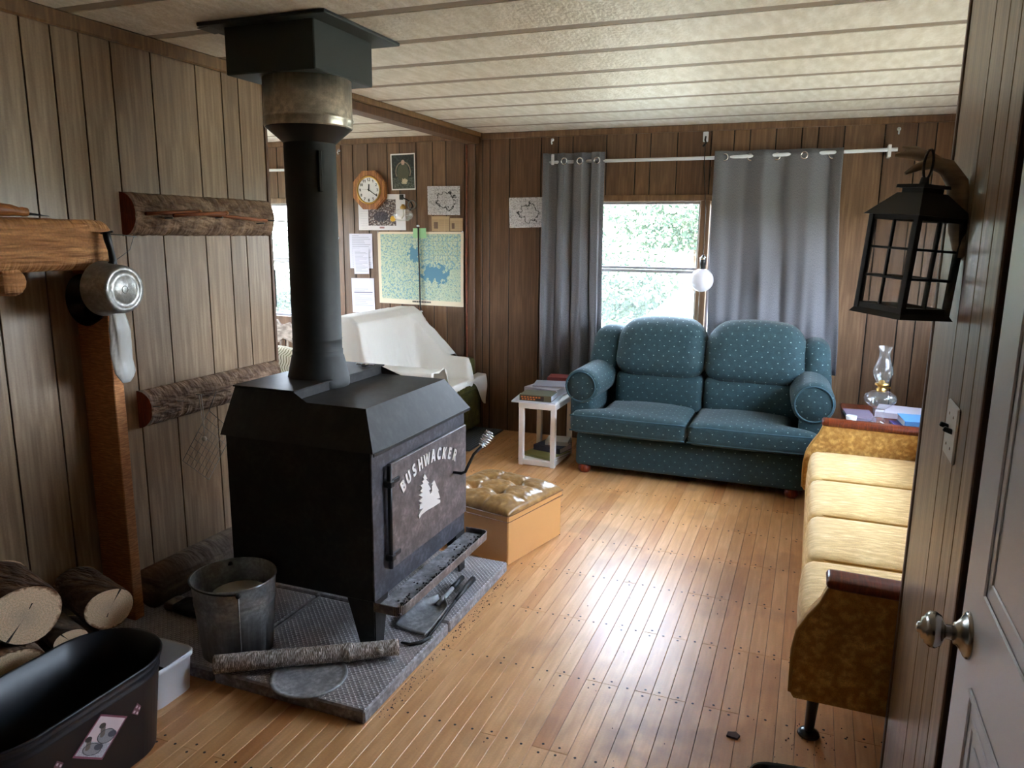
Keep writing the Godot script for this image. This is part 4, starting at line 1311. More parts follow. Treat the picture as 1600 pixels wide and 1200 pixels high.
func half_log(o: Node3D, z0: float, z1: float, yc: float, hh: float, depth: float) -> void:   # bark-covered slab, flat side on the left wall
	var st := S(true)
	var n := 46
	var m := 16
	var f := FastNoiseLite.new()
	f.seed = int(yc * 100)
	f.frequency = 14.0
	var ring := []
	for i in n + 1:
		var row := []
		var t := float(i) / n
		for k in m + 1:
			var a := PI * k / m
			var z := lerpf(z0, z1, t)
			var r := 1.0 + 0.09 * f.get_noise_2d(z * 2.0, a * 1.2) + 0.05 * f.get_noise_2d(z * 9.0, a * 5.0)
			row.append(Vector3(XL + 0.001 + sin(a) * depth * r, yc + cos(a) * hh * (1.0 + 0.05 * f.get_noise_1d(z * 3.0 + (5.0 if k < 8 else 0.0))), z + 0.02 * sin(a) * (1.0 if t > 0.5 else -1.0) * (1.0 if i in [0, n] else 0.0)))
		ring.append(row)
	for i in n:
		for k in m: quad(st, ring[i][k], ring[i][k + 1], ring[i + 1][k + 1], ring[i + 1][k])
		quad(st, ring[i][m], ring[i][0], ring[i + 1][0], ring[i + 1][m])
	put(o, "bark_face", fin(st), M.bark)
	for e in [0, n]:
		st = S()
		var c := Vector3(XL + 0.001, yc, lerpf(z0, z1, float(e) / n))
		for k in m:
			if e == 0: tri(st, c, ring[e][k + 1], ring[e][k])
			else: tri(st, c, ring[e][k], ring[e][k + 1])
		put(o, "sawn_end", fin(st), M.red_wood)

func bark_slabs() -> void:
	var o := thing("bark_slab", "bark-covered log slab with roasting sticks on the left wall", "log slab", Vector3(XL, 1.52, -2.66))
	in_world(o)
	half_log(o, -2.235, -3.09, 1.602, 0.083, 0.055)
	for p in [[1.592, -2.40], [1.60, -2.68], [1.58, -2.95]]:
		put(o, "peg", fin(tube(S(true), [Vector3(-2.45, p[0] - 0.004, p[1]), Vector3(-2.405, p[0] - 0.002, p[1])], 0.004, 6)), M.wire)
	for q in [["roasting_stick", "short brown stick resting at near end of bark slab", -2.285, -2.56, 1.603, 1.618, -2.425, false], ["roasting_stick", "middle brown stick lying on pegs of the bark slab", -2.41, -2.70, 1.600, 1.617, -2.41, false], ["roasting_stick", "roasting fork with wooden handle and metal rod reaching past the wall", -2.55, -2.975, 1.612, 1.590, -2.415, true]]:
		o = thing(q[0], q[1], "stick", Vector3(q[6], q[4], q[2]), 0, "sticks on the bark slab")
		in_world(o)
		put(o, "stick", fin(tube(S(true), [Vector3(q[6], q[4], q[2]), Vector3(q[6] + 0.004, q[5], q[3])], 0.0075, 8)), M.stick)
		if q[7]: put(o, "rod", fin(tube(S(true), [Vector3(q[6] + 0.003, q[5] + 0.002, q[3] + 0.02), Vector3(q[6] + 0.005, 1.588, -3.2)], 0.0035, 6)), M.wire_dark)
		else: put(o, "tip", fin(tube(S(true), [Vector3(q[6] + 0.004, q[5], q[3] + 0.002), Vector3(q[6] + 0.004, q[5], q[3] - 0.012)], 0.009, 8)), M.handle_wood)
	o = thing("bark_slab", "bark-covered log slab with nails behind the stove", "log slab", Vector3(XL, 0.75, -2.66))
	in_world(o)
	half_log(o, -2.235, -3.09, 0.828, 0.075, 0.055)
	for p in [[0.839, -2.257], [0.837, -2.385], [0.843, -2.494]]:
		put(o, "nail", fin(tube(S(true), [Vector3(-2.46, p[0], p[1]), Vector3(-2.415, p[0] + 0.002, p[1] - 0.012)], 0.002, 6)), M.wire)
	o = thing("string_loop", "white string loop with a bead hanging on bark slab nail", "string", Vector3(-2.42, 0.64, -2.492))
	in_world(o)
	put(o, "string", fin(tube(S(true), [Vector3(-2.425, 0.70, -2.505), Vector3(-2.422, 0.76, -2.495), Vector3(-2.42, 0.846, -2.486), Vector3(-2.42, 0.846, -2.499), Vector3(-2.42, 0.76, -2.505), Vector3(-2.42, 0.66, -2.50)], 0.002, 6)), M.ivory)
	put(o, "bead", lat([Vector2(0, -0.011), Vector2(0.008, -0.008), Vector2(0.011, 0), Vector2(0.008, 0.008), Vector2(0, 0.011)], 14, Vector3(-2.42, 0.648, -2.50)), M.ivory)
	o = thing("wire_grill", "folded wire toasting grill hanging behind the stove corner", "grill", Vector3(-2.43, 0.45, -2.55))
	in_world(o)
	var st := S(true)
	var a := Vector3(-2.44, 0.76, -2.56); var b := Vector3(-2.44, 0.577, -2.39); var c := Vector3(-2.44, 0.45, -2.53); var d := Vector3(-2.44, 0.63, -2.70)
	tube(st, [a, b, c, d, a], 0.0018, 6)
	for i in range(1, 7):
		tube(st, [a.lerp(b, i / 7.0), d.lerp(c, i / 7.0)], 0.001, 5)
		tube(st, [a.lerp(d, i / 7.0), b.lerp(c, i / 7.0)], 0.001, 5)
	put(o, "wire_mesh", fin(st), M.wire)
	put(o, "handle", fin(tube(S(true), [a, Vector3(-2.43, 0.84, -2.60)], 0.0018, 6)), M.wire)
	local()

# ---------------------------------------------------------------- things on the far wall
func pic(w: int, h: int, f: Callable) -> StandardMaterial3D:
	var im := Image.create(w, h, false, Image.FORMAT_RGB8)
	for y in h:
		for x in w: im.set_pixel(x, y, f.call(x, y))
	return mat(Color.WHITE, 0.75, 0, ImageTexture.create_from_image(im))

# a sheet pinned to the far wall, corners given top-left, top-right, bottom-right, bottom-left
func sheet_mesh(c: Array, z: float, sag := 0.0) -> ArrayMesh:
	var st := S()
	var n := 6
	var p := func(u: float, v: float) -> Vector3:
		var a: Vector2 = c[0].lerp(c[1], u); var b: Vector2 = c[3].lerp(c[2], u)
		var q := a.lerp(b, v)
		return Vector3(q.x, q.y, z + sag * sin(v * PI) * (0.5 + u) + sag * v * 0.6)
	for i in n:
		for j in n:
			var u0 := float(i) / n; var u1 := float(i + 1) / n; var v0 := float(j) / n; var v1 := float(j + 1) / n
			quv(st, p.call(u0, v1), p.call(u0, v0), p.call(u1, v0), p.call(u1, v1), Vector2(u0, v1), Vector2(u0, v0), Vector2(u1, v0), Vector2(u1, v1))
	for k in [[0.0, 0.0, 1.0, 0.0], [1.0, 0.0, 1.0, 1.0], [1.0, 1.0, 0.0, 1.0], [0.0, 1.0, 0.0, 0.0]]:
		var a: Vector3 = p.call(k[0], k[1]); var b: Vector3 = p.call(k[2], k[3])
		var d := Vector3(0, 0, -0.0006)
		quad(st, a, a + d, b + d, b)
	return fin(st)

func pinned(called: String, label: String, category: String, c: Array, m: Material, z := ZF + 0.003, sag := 0.002) -> Node3D:
	var v := []
	for q in c: v.append(Vector2(q[0], q[1]))
	var mid: Vector2 = (v[0] + v[1] + v[2] + v[3]) / 4
	var o := thing(called, label, category, Vector3(mid.x, mid.y, z))
	in_world(o)
	put(o, "sheet", sheet_mesh(v, z, sag), m)
	return o

func wall_things() -> void:
	var fn := FastNoiseLite.new()
	fn.seed = 12
	fn.frequency = 0.03
	fn.fractal_octaves = 4
	var f2 := FastNoiseLite.new()
	f2.seed = 5
	f2.frequency = 0.09
	# topographic map: green land, many blue lakes, two large ones
	var topo := func(x: int, y: int) -> Color:
		var u := x / 256.0; var v := y / 192.0
		if u < 0.035 or u > 0.965 or v < 0.03 or v > 0.93:
			if v > 0.945 and v < 0.965 and u > 0.4 and u < 0.62 and (x % 5) != 0: return rgb(60, 56, 50)
			return rgb(228, 212, 184)
		var c := rgb(176, 196, 168).lerp(rgb(206, 210, 180), 0.5 + 0.5 * f2.get_noise_2d(x * 0.3, y * 0.3))
		var big := Vector2((u - 0.67) / 0.17, (v - 0.56) / 0.13).length() + fn.get_noise_2d(x * 1.5, y * 1.5) * 0.9
		var med := Vector2((u - 0.43) / 0.06, (v - 0.31) / 0.10).length() + fn.get_noise_2d(x * 2.0, y * 2.0) * 0.8
		var lake := fn.get_noise_2d(x * 4.2 + 300, y * 4.2) - 0.22 + 0.22 * (u if u > 0.5 and v < 0.5 else 0.0)
		if big < 0.9 or med < 1.0: return rgb(94, 140, 160)
		if lake > 0.0 and u < 0.62 or lake > 0.16: return rgb(128, 164, 172)
		if f2.get_noise_2d(x * 3.1, y * 3.1) > 0.3: return rgb(126, 148, 134)
		if u > 0.5 and v < 0.4 and (x % 14 == 0 or y % 12 == 0): return rgb(150, 164, 140)
		return c
	var o := pinned("wall_map", "large green and blue lake map pinned beside the clock", "map", [[-3.333, 1.548], [-2.558, 1.554], [-2.56, 0.968], [-3.325, 0.971]], pic(256, 192, topo), ZF + 0.003, 0.003)
	for p in [[-3.325, 1.545], [-2.566, 1.556], [-2.57, 1.55]]:
		put(o, "pin", lat([Vector2(0, -0.005), Vector2(0.006, 0), Vector2(0, 0.006)], 8, Vector3(p[0], p[1], ZF + 0.008)), M.white_plastic)
	o = thing("green_note", "pale green paper square taped at the top of the lake map", "note", Vector3(-2.942, 1.54, ZF + 0.008))
	in_world(o)
	put(o, "paper", sheet_mesh([Vector2(-3.002, 1.578), Vector2(-2.885, 1.579), Vector2(-2.882, 1.50), Vector2(-3.0, 1.502)], ZF + 0.009, 0.001), mat(rgb(158, 206, 152), 0.7))
	o = thing("bead_cord", "black cord with white beads hanging in front of the lake map", "cord", Vector3(-2.94, 0.92, ZF + 0.02))
	in_world(o)
	put(o, "cord", fin(tube(S(true), [Vector3(-2.951, 1.59, ZF + 0.014), Vector3(-2.949, 1.4, ZF + 0.018), Vector3(-2.944, 1.259, ZF + 0.018), Vector3(-2.94, 0.961, ZF + 0.018), Vector3(-2.932, 0.926, ZF + 0.018)], 0.006, 8)), M.black)
	for p in [[-2.951, 1.595], [-2.931, 0.918]]:
		put(o, "bead", lat([Vector2(0, -0.009), Vector2(0.012, -0.004), Vector2(0.012, 0.004), Vector2(0, 0.009)], 10, Vector3(p[0], p[1], ZF + 0.016)), M.white_plastic)
	# group photograph page
	var crowd := func(x: int, y: int) -> Color:
		var u := x / 160.0; var v := y / 104.0
		if u > 0.21 and u < 0.80 and v > 0.14 + 0.25 * clampf(0.5 - u, 0, 1) and v < 0.87:
			var a := f2.get_noise_2d(x * 3.0, y * 3.0); var b := fn.get_noise_2d(x * 4.0, y * 4.0 + 90)
			var c := rgb(44, 36, 44).lerp(rgb(186, 160, 140), clampf(a * 1.4 + 0.25, 0, 1))
			if b > 0.2: c = c.lerp(rgb(220, 214, 210), 0.7)
			if Vector2(u - 0.73, (v - 0.68) * 0.7).length() < 0.055: c = rgb(214, 170, 60)
			if Vector2((u - 0.48) * 0.7, (v - 0.62) * 0.8).length() < 0.11: c = rgb(50, 44, 56).lerp(c, 0.3)
			return c
		if v > 0.9 and absf(u - 0.5) < 0.05 and v < 0.95: return rgb(160, 120, 120)
		if u < 0.19 and y % 7 == 0 and f2.get_noise_2d(x * 6.0, y) > -0.2 and u > 0.04: return rgb(196, 194, 200)
		return rgb(226, 222, 224)
	pinned("photo_page", "white page with a crowded group photograph under the clock", "photo page", [[-3.507, 1.848], [-3.07, 1.842], [-3.067, 1.562], [-3.506, 1.559]], pic(160, 104, crowd), ZF + 0.003)
	# framed portrait print
	var portrait := func(x: int, y: int) -> Color:
		var u := x / 80.0; var v := y / 104.0
		if u < 0.05 or u > 0.95 or v < 0.035 or v > 0.955: return rgb(232, 230, 228)
		var c := rgb(26, 32, 28).lerp(rgb(84, 96, 88), clampf(fn.get_noise_2d(x * 3.0, y * 3.0) + 0.3 * v, 0, 1))
		if v > 0.66: c = c.lerp(rgb(150, 152, 136), clampf(f2.get_noise_2d(x * 3.0, y * 3.0) + 0.25, 0, 1))
		if Vector2((u - 0.5) / 0.24, (v - 0.52) / 0.25).length() < 1.0: c = rgb(66, 70, 52).lerp(rgb(96, 92, 70), 0.5 + 0.5 * f2.get_noise_2d(x * 4.0, y * 4.0))
		if absf(Vector2((u - 0.5) / 0.3, (v - 0.5) / 0.27).length() - 1.0) < 0.07 and v < 0.62: c = rgb(142, 122, 104)
		if Vector2((u - 0.5) / 0.075, (v - 0.24) / 0.075).length() < 1.0: c = rgb(192, 156, 138)
		if Vector2((u - 0.55) / 0.15, (v - 0.76) / 0.10).length() + fn.get_noise_2d(x * 5.0, y * 5.0) * 0.4 < 0.8: c = rgb(206, 190, 160)
		return c
	pinned("portrait_print", "dark photograph of a person in camouflage pinned above the page", "photograph", [[-3.198, 2.152], [-2.978, 2.156], [-2.974, 1.876], [-3.19, 1.873]], pic(80, 104, portrait), ZF + 0.004)
	# black and white route maps
	var route := func(sd: float) -> Callable:
		return func(x: int, y: int) -> Color:
			var u := x / 112.0; var v := y / 96.0
			var c := rgb(206, 204, 208)
			var ang := Vector2(u - 0.58, v - 0.5)
			if absf(ang.length() - 0.28 - fn.get_noise_2d(x * 1.3 + sd, y * 1.3) * 0.16) < 0.016: return rgb(40, 38, 40)
			if absf(fn.get_noise_2d(x * 1.6 + sd * 3.0, y * 1.6)) < 0.018: return rgb(86, 84, 88)
			if absf(f2.get_noise_2d(x * 0.9 + sd * 2.0, y * 0.9)) < 0.05: return rgb(150, 148, 152)
			if (x % 13 == 0 or y % 12 == 0) and u > 0.3: return rgb(170, 168, 172)
			if u < 0.02 or u > 0.98 or v < 0.02 or v > 0.97: return rgb(226, 224, 228)
			return c
	pinned("route_map", "black and white route map above the newspaper clippings", "map", [[-2.871, 1.901], [-2.589, 1.899], [-2.589, 1.681], [-2.868, 1.683]], pic(112, 96, route.call(10.0)), ZF + 0.003)
	pinned("route_map", "black and white route map beside the left grey curtain", "map", [[-2.181, 1.808], [-1.905, 1.811], [-1.901, 1.593], [-2.173, 1.586]], pic(112, 96, route.call(77.0)), ZF + 0.003)
	var clip := func(x: int, y: int) -> Color:
		if x > 6 and x < 20 and y > 16 and y < 36: return rgb(82, 62, 50).lerp(rgb(150, 120, 96), 0.5 + 0.5 * f2.get_noise_2d(x * 6.0, y * 6.0))
		if y % 3 == 0 and x % 20 > 1 and y > 8: return rgb(158, 130, 96)
		return rgb(192, 162, 122)
	var cm := pic(56, 44, clip)
	pinned("news_clipping", "wide yellowed newspaper clipping under the route map", "clipping", [[-2.836, 1.671], [-2.679, 1.671], [-2.68, 1.556], [-2.832, 1.556]], cm, ZF + 0.005)
	pinned("news_clipping", "narrow yellowed newspaper clipping next to the corner strip", "clipping", [[-2.674, 1.657], [-2.563, 1.657], [-2.564, 1.558], [-2.672, 1.558]], cm, ZF + 0.006)
	# typed pages
	var typed := func(sd: int, from: float, to: float) -> Callable:
		return func(x: int, y: int) -> Color:
			var v := y / 96.0
			if v > from and v < to and y % 5 < 1 and x > 8 and x < 20 + int(50 * absf(sin(y * 1.7 + sd))) + 8 and x < 70: return rgb(150, 148, 164)
			if sd == 3 and absf(v - 0.4) < 0.008 and x > 6 and x < 70: return rgb(110, 108, 124)
			return rgb(222, 220, 232)
	pinned("typed_page", "white typed page left of lake map, under a smaller slip", "page", [[-3.602, 1.53], [-3.382, 1.532], [-3.381, 1.25], [-3.6, 1.247]], pic(76, 96, typed.call(1, 0.05, 0.95)), ZF + 0.003)
	pinned("paper_slip", "narrow white list slip overlapping the typed page", "page", [[-3.569, 1.411], [-3.416, 1.413], [-3.416, 1.205], [-3.558, 1.201]], pic(76, 96, typed.call(2, 0.08, 0.9)), ZF + 0.008)
	pinned("typed_page", "white typed letter pinned just above the sheet-covered chair", "page", [[-3.594, 1.165], [-3.374, 1.17], [-3.37, 0.885], [-3.588, 0.88]], pic(76, 96, typed.call(3, 0.3, 0.8)), ZF + 0.003)
	wall_clock()
	# wall oil lamp
	o = thing("wall_oil_lamp", "small glass oil lamp in an iron wall bracket beside clock", "oil lamp", Vector3(-3.03, 1.63, ZF + 0.12))
	in_world(o)
	var zc := ZF + 0.11
	put(o, "bracket", fin(tube(S(true), [Vector3(-3.10, 1.818, ZF + 0.002), Vector3(-3.07, 1.815, ZF + 0.05), Vector3(-3.02, 1.80, zc - 0.02), Vector3(-2.96, 1.775, zc), Vector3(-2.945, 1.745, zc), Vector3(-2.97, 1.715, zc)], 0.006, 8)), M.wire_dark)
	put(o, "wall_plate", box(Vector3(-3.12, 1.80, ZF), Vector3(-3.085, 1.84, ZF + 0.012), 0.004), M.wire_dark)
	var ringp := []
	for i in 25: ringp.append(Vector3(-2.945 + 0.033 * cos(TAU * i / 24), 1.755 + 0.033 * sin(TAU * i / 24), zc + 0.01))
	put(o, "finger_ring", fin(tube(S(true), ringp, 0.005, 6)), M.wire)
	put(o, "glass_font", lat([Vector2(0, 1.63), Vector2(0.045, 1.632), Vector2(0.072, 1.655), Vector2(0.078, 1.68), Vector2(0.066, 1.71), Vector2(0.04, 1.725), Vector2(0.025, 1.73), Vector2(0.024, 1.728), Vector2(0.038, 1.721), Vector2(0.063, 1.707), Vector2(0.074, 1.68), Vector2(0.068, 1.657), Vector2(0.043, 1.636), Vector2(0, 1.634)], 28, Vector3(-3.03, 0, zc)), M.glass)
	put(o, "burner", lat([Vector2(0.022, 1.722), Vector2(0.026, 1.74), Vector2(0.016, 1.748), Vector2(0.01, 1.76), Vector2(0, 1.76)], 16, Vector3(-3.03, 0, zc)), M.brass)
	put(o, "wick", fin(tube(S(true), [Vector3(-3.03, 1.725, zc), Vector3(-3.025, 1.68, zc), Vector3(-3.04, 1.65, zc + 0.01)], 0.006, 6)), M.ivory)
	# small white cup hooks
	var hp := [[-3.675, 2.193, "small white cup hook near ceiling left of the clock"], [-3.716, 1.492, "small chrome screw hook left of the typed pages"], [-1.845, 2.215, "small white cup hook above the left grey curtain"], [0.422, 2.205, "small white cup hook above end of the curtain rod"]]
	for h in hp:
		o = thing("cup_hook", h[2], "hook", Vector3(h[0], h[1], ZF))
		put(o, "plate", fin(tube(S(true), [Vector3(0, 0, 0), Vector3(0, 0, 0.004)], 0.012, 10)), M.white_plastic)
		put(o, "hook", fin(tube(S(true), [Vector3(0, 0, 0), Vector3(0, 0, 0.015), Vector3(0, -0.018, 0.024), Vector3(0, -0.03, 0.016), Vector3(0, -0.024, 0.006)], 0.005, 8)), M.white_plastic)
	local()

func wall_clock() -> void:
	var o := thing("wall_clock", "octagonal wooden wall clock with white dial", "clock", Vector3(-3.385, 1.876, ZF + 0.002))
	var oct := []
	for i in 8: oct.append(Vector2(cos(TAU * (i + 0.5) / 8), sin(TAU * (i + 0.5) / 8)) * 0.163)
	var st := S()
	prism(st, oct, 0.0, 0.026)
	var inner := []
	for p in oct: inner.append(p * 0.93)
	prism(st, inner, 0.026, 0.031)
	put(o, "case", fin(st), M.clock_wood)
	T = Transform3D(Basis(Vector3(1, 0, 0), Vector3(0, 0, 1), Vector3(0, -1, 0)), Vector3.ZERO)
	put(o, "bezel", lat([Vector2(0.098, 0.03), Vector2(0.112, 0.03), Vector2(0.113, 0.036), Vector2(0.106, 0.041), Vector2(0.098, 0.036), Vector2(0.098, 0.03)], 48), M.brass)
	var d := put(o, "dial", lat([Vector2(0.0, 0.0325), Vector2(0.1, 0.0325)], 48), M.paper)
	local()
	for i in range(1, 13):
		var a := TAU * i / 12.0
		var l := put(d, "numeral", letter(str(i), 0.03, 0.001), M.black, Vector3(sin(a) * 0.08, cos(a) * 0.08, 0.0332))
		l.set_meta("label", "black numeral %d on the dial" % i)
	put(o, "hour_hand", fin(bar(S(), Vector3(0, -0.01, 0.0345), Vector3(0.004, 0.045, 0.0345), 0.009, 0.002, Vector3(0, 0, 1), 0.0005)), M.black)
	put(o, "minute_hand", fin(bar(S(), Vector3(-0.01, 0.007, 0.0365), Vector3(0.066, -0.04, 0.0365), 0.005, 0.002, Vector3(0, 0, 1), 0.0005)), M.black)
	put(o, "second_hand", fin(bar(S(), Vector3(0.02, -0.004, 0.038), Vector3(-0.06, 0.008, 0.038), 0.002, 0.001, Vector3(0, 0, 1), 0.0002)), M.wire)

# ---------------------------------------------------------------- the nook
func nook() -> void:
	var o := thing("floor_mat", "dark grey ribbed rubber mat under the green armchair", "mat", Vector3(-2.55, 0, -5.1))
	in_world(o)
	put(o, "sheet", box(Vector3(-3.1, 0.0008, -5.45), Vector3(-2.2, 0.009, -4.8), 0.003), M.mat_rubber)
	var st := S()
	for i in 16:
		for j in 26:
			var x := -2.575 + i * 0.0232
			var z := -5.44 + j * 0.0245
			bx(st, Vector3(x, 0.0088, z), Vector3(x + 0.014, 0.0125, z + 0.015), 0.002)
	put(o, "raised_studs", fin(st), M.mat_knob).set_meta("kind", "stuff")
	# olive armchair facing the stove side
	o = thing("armchair", "olive green armchair under a white sheet", "armchair", Vector3(-2.72, 0.012, -4.97))
	in_world(o)
	var part := func(called: String, a: Vector3, b: Vector3, r: float) -> void:
		var keep := T
		T = T * Transform3D(Basis(), (a + b) / 2)
		put(o, called, fin(soft(S(true), (b - a).abs() / 2, r, 10)), M.olive)
		T = keep
	part.call("base", Vector3(-3.08, 0.05, -5.40), Vector3(-2.375, 0.36, -4.52), 0.02)
	part.call("seat_cushion", Vector3(-2.96, 0.355, -5.25), Vector3(-2.355, 0.445, -4.66), 0.035)
	part.call("seat_front", Vector3(-2.50, 0.355, -5.415), Vector3(-2.356, 0.445, -4.52), 0.03)
	part.call("arm", Vector3(-3.05, 0.3, -5.42), Vector3(-2.43, 0.585, -5.25), 0.03)
	part.call("arm", Vector3(-3.05, 0.3, -4.66), Vector3(-2.43, 0.585, -4.50), 0.03)
	part.call("backrest", Vector3(-3.14, 0.3, -5.40), Vector3(-2.92, 0.93, -4.54), 0.06)
	put(o, "welt", fin(tube(S(true), [Vector3(-2.37, 0.358, -5.40), Vector3(-2.37, 0.358, -4.52)], 0.006, 8)), M.olive)
	for x in [-3.0, -2.45]:
		for z in [-5.33, -4.6]:
			put(o, "foot", lat([Vector2(0, 0.0125), Vector2(0.022, 0.0125), Vector2(0.03, 0.055), Vector2(0, 0.055)], 12, Vector3(x, 0, z)), M.dark_wood)
	# sheet thrown over it
	o = thing("white_sheet", "white bed sheet draped over the olive armchair", "sheet", Vector3(-2.8, 0.45, -4.97))
	in_world(o)
	var prof := [Vector2(-3.19, 0.46), Vector2(-3.175, 0.8), Vector2(-3.15, 0.93), Vector2(-3.09, 0.955), Vector2(-2.96, 0.955), Vector2(-2.895, 0.91), Vector2(-2.86, 0.75), Vector2(-2.82, 0.56), Vector2(-2.77, 0.468), Vector2(-2.62, 0.456), Vector2(-2.42, 0.456), Vector2(-2.345, 0.452), Vector2(-2.338, 0.40)]
	var fz := FastNoiseLite.new()
	fz.seed = 9
	fz.frequency = 2.4
	var drape := func(u: float, v: float) -> Vector3:
		v *= lerpf(1.0, 0.76, smoothstep(0.72, 0.86, u))
		var t := v * (prof.size() - 1)
		var i := mini(int(t), prof.size() - 2)
		var q: Vector2 = prof[i].lerp(prof[i + 1], t - i)
		var uu := u
		var drop := 0.42 * clampf((0.14 - u) / 0.14, 0, 1)
		u = clampf((u - 0.14) / 0.86, 0, 1)
		var z := lerpf(-4.47, -5.455, u) + 0.012 * drop / 0.42
		if v > 0.75: z = lerpf(z, -4.9, 0.10 * (v - 0.75) / 0.25 * (1.0 - u))
		var near := smoothstep(0.30, 0.21, u) * smoothstep(0.30, 0.55, v)
		var tent := clampf(0.955 - (q.x + 2.96) / 0.36 * 0.35, 0.602, 0.955) if v > 0.33 else q.y
		var y := lerpf(q.y, maxf(q.y, 0.602), near)
		y = lerpf(y, maxf(y, tent), smoothstep(0.66, 0.775, u) * smoothstep(0.30, 0.45, v) * (1.0 - smoothstep(0.86, 0.93, v)))
		var n := fz.get_noise_2d(u * 2.2, v * 1.3)
		var hang := smoothstep(0.93, 1.0, u)
		y = maxf(y - 0.05 * hang * smoothstep(0.15, 0.3, v) - drop, 0.03)
		var fold := sin(u * 26.0 + n * 5.0) * 0.010 * smoothstep(0.4, 0.6, v) * (1.0 - smoothstep(0.66, 0.75, v))
		var back := sin(u * 17.0) * 0.006 * (1.0 - smoothstep(0.2, 0.3, v))
		if v > 0.96: y += 0.03 * n
		return Vector3(q.x + fold + back + n * 0.008, y + 0.008 * absf(n) + 0.004, z + n * 0.012)
	put(o, "cloth", fin(cloth(S(true), 70, 72, drape, 0.0025)), M.sheet)
	put(o, "loose_corner", fin(cloth(S(true), 18, 24, func(u: float, v: float) -> Vector3:
		var k := clampf(v / 0.4, 0, 1)
		var d := clampf((v - 0.4) / 0.6, 0, 1)
		var z := lerpf(-5.06, -5.43, u) + 0.006 * sin(v * 9 + u * 5)
		return Vector3(lerpf(-2.424, -2.347, k) + 0.006 * sin(d * 5) + 0.004 * d, 0.4535 - d * lerpf(0.03, 0.24, smoothstep(0.3, 1.0, u)) + 0.003 * sin(u * 14), z), 0.002)), M.sheet)
	# slip-covered chair and carved chair by the nook window
	o = thing("striped_chair", "rounded chair in cream cloth with wavy olive stripes by nook window", "armchair", Vector3(-3.45, 0, -4.05))
	in_world(o)
	T = T * Transform3D(Basis(), Vector3(-3.42, 0.46, -4.24))
	put(o, "backrest", fin(soft(S(true), Vector3(0.33, 0.31, 0.11), 0.1, 16, func(p: Vector3) -> Vector3: return p + Vector3(0, -0.25 * p.x * p.x / 0.3, 0.0))), M.stripe)
	in_world(o)
	T = T * Transform3D(Basis(), Vector3(-3.42, 0.30, -3.98))
	put(o, "seat", fin(soft(S(true), Vector3(0.33, 0.12, 0.28), 0.07, 12)), M.stripe)
	in_world(o)
	for x in [-3.68, -3.16]:
		for z in [-4.26, -3.76]:
			put(o, "leg", fin(tube(S(true), [Vector3(x, 0.001, z), Vector3(x, 0.2, z)], [0.016, 0.024], 10)), M.dark_wood)
	o = thing("carved_chair", "pale carved wooden chair standing under the nook window", "chair", Vector3(-3.98, 0, -4.82))
	in_world(o)
	put(o, "seat", box(Vector3(-4.19, 0.41, -4.99), Vector3(-3.79, 0.45, -4.58), 0.01), M.driftwood)
	for x in [-4.16, -3.82]:
		put(o, "leg", fin(tube(S(true), [Vector3(x, 0.001, -4.61), Vector3(x, 0.2, -4.61), Vector3(x, 0.415, -4.61)], [0.014, 0.022, 0.018], 10)), M.driftwood)
		put(o, "back_post", fin(tube(S(true), [Vector3(x, 0.001, -4.96), Vector3(x, 0.45, -4.96), Vector3(x, 0.80, -5.0)], [0.016, 0.02, 0.016], 10)), M.driftwood)
		put(o, "finial", lat([Vector2(0, 0.795), Vector2(0.022, 0.805), Vector2(0.024, 0.825), Vector2(0.012, 0.842), Vector2(0, 0.845)], 12, Vector3(x, 0, -5.0)), M.white_plastic)
	st = S()
	prism(st, [Vector2(-4.16, 0.66), Vector2(-4.05, 0.70), Vector2(-3.99, 0.66), Vector2(-3.93, 0.70), Vector2(-3.82, 0.66), Vector2(-3.82, 0.76), Vector2(-3.87, 0.83), Vector2(-3.95, 0.80), Vector2(-3.99, 0.85), Vector2(-4.03, 0.80), Vector2(-4.11, 0.83), Vector2(-4.16, 0.76)], -5.0, -4.975)
	put(o, "carved_crest", fin(st), M.driftwood)
	for i in 4: put(o, "spindle", fin(tube(S(true), [Vector3(-4.09 + i * 0.067, 0.44, -4.95), Vector3(-4.09 + i * 0.067, 0.69, -4.985)], 0.009, 8)), M.driftwood)
	# strap at the end of the left wall, nook curtain rod
	o = thing("hanging_strap", "dark strap with a yellow tab hanging at end of left wall", "strap", Vector3(-2.53, 1.05, -3.13))
	in_world(o)
	put(o, "webbing", box(Vector3(-2.545, 1.19, -3.128), Vector3(-2.515, 1.73, -3.119), 0.002), M.black)
	put(o, "yellow_tab", box(Vector3(-2.545, 1.68, -3.131), Vector3(-2.515, 1.71, -3.1275), 0.001), mat(rgb(206, 168, 60), 0.6))
	put(o, "pouch", box(Vector3(-2.56, 1.16, -3.15), Vector3(-2.505, 1.36, -3.122), 0.012), M.black)
	o = thing("curtain_rod", "short white curtain rod above the nook window", "curtain rod", Vector3(-4.4, 2.045, ZF + 0.06))
	in_world(o)
	put(o, "rod", fin(tube(S(true), [Vector3(-5.1, 2.05, ZF + 0.06), Vector3(-3.70, 2.043, ZF + 0.06)], 0.011, 10)), M.white_plastic)
	for x in [-5.05, -3.72]: put(o, "bracket", box(Vector3(x - 0.012, 2.02, ZF), Vector3(x + 0.012, 2.055, ZF + 0.065), 0.003), M.white_plastic)
	local()

# ---------------------------------------------------------------- seating
func sofa_part(o: Node3D, called: String, a: Vector3, b: Vector3, r: float, m: Material, n := 12, bend = null) -> MeshInstance3D:
	in_world(o)
	var keep := T
	T = T * Transform3D(Basis(), (a + b) / 2)
	var h := (b - a).abs() / 2
	var mi := put(o, called, fin(soft(S(true), h, r, n, bend)), m)
	T = keep
	return mi

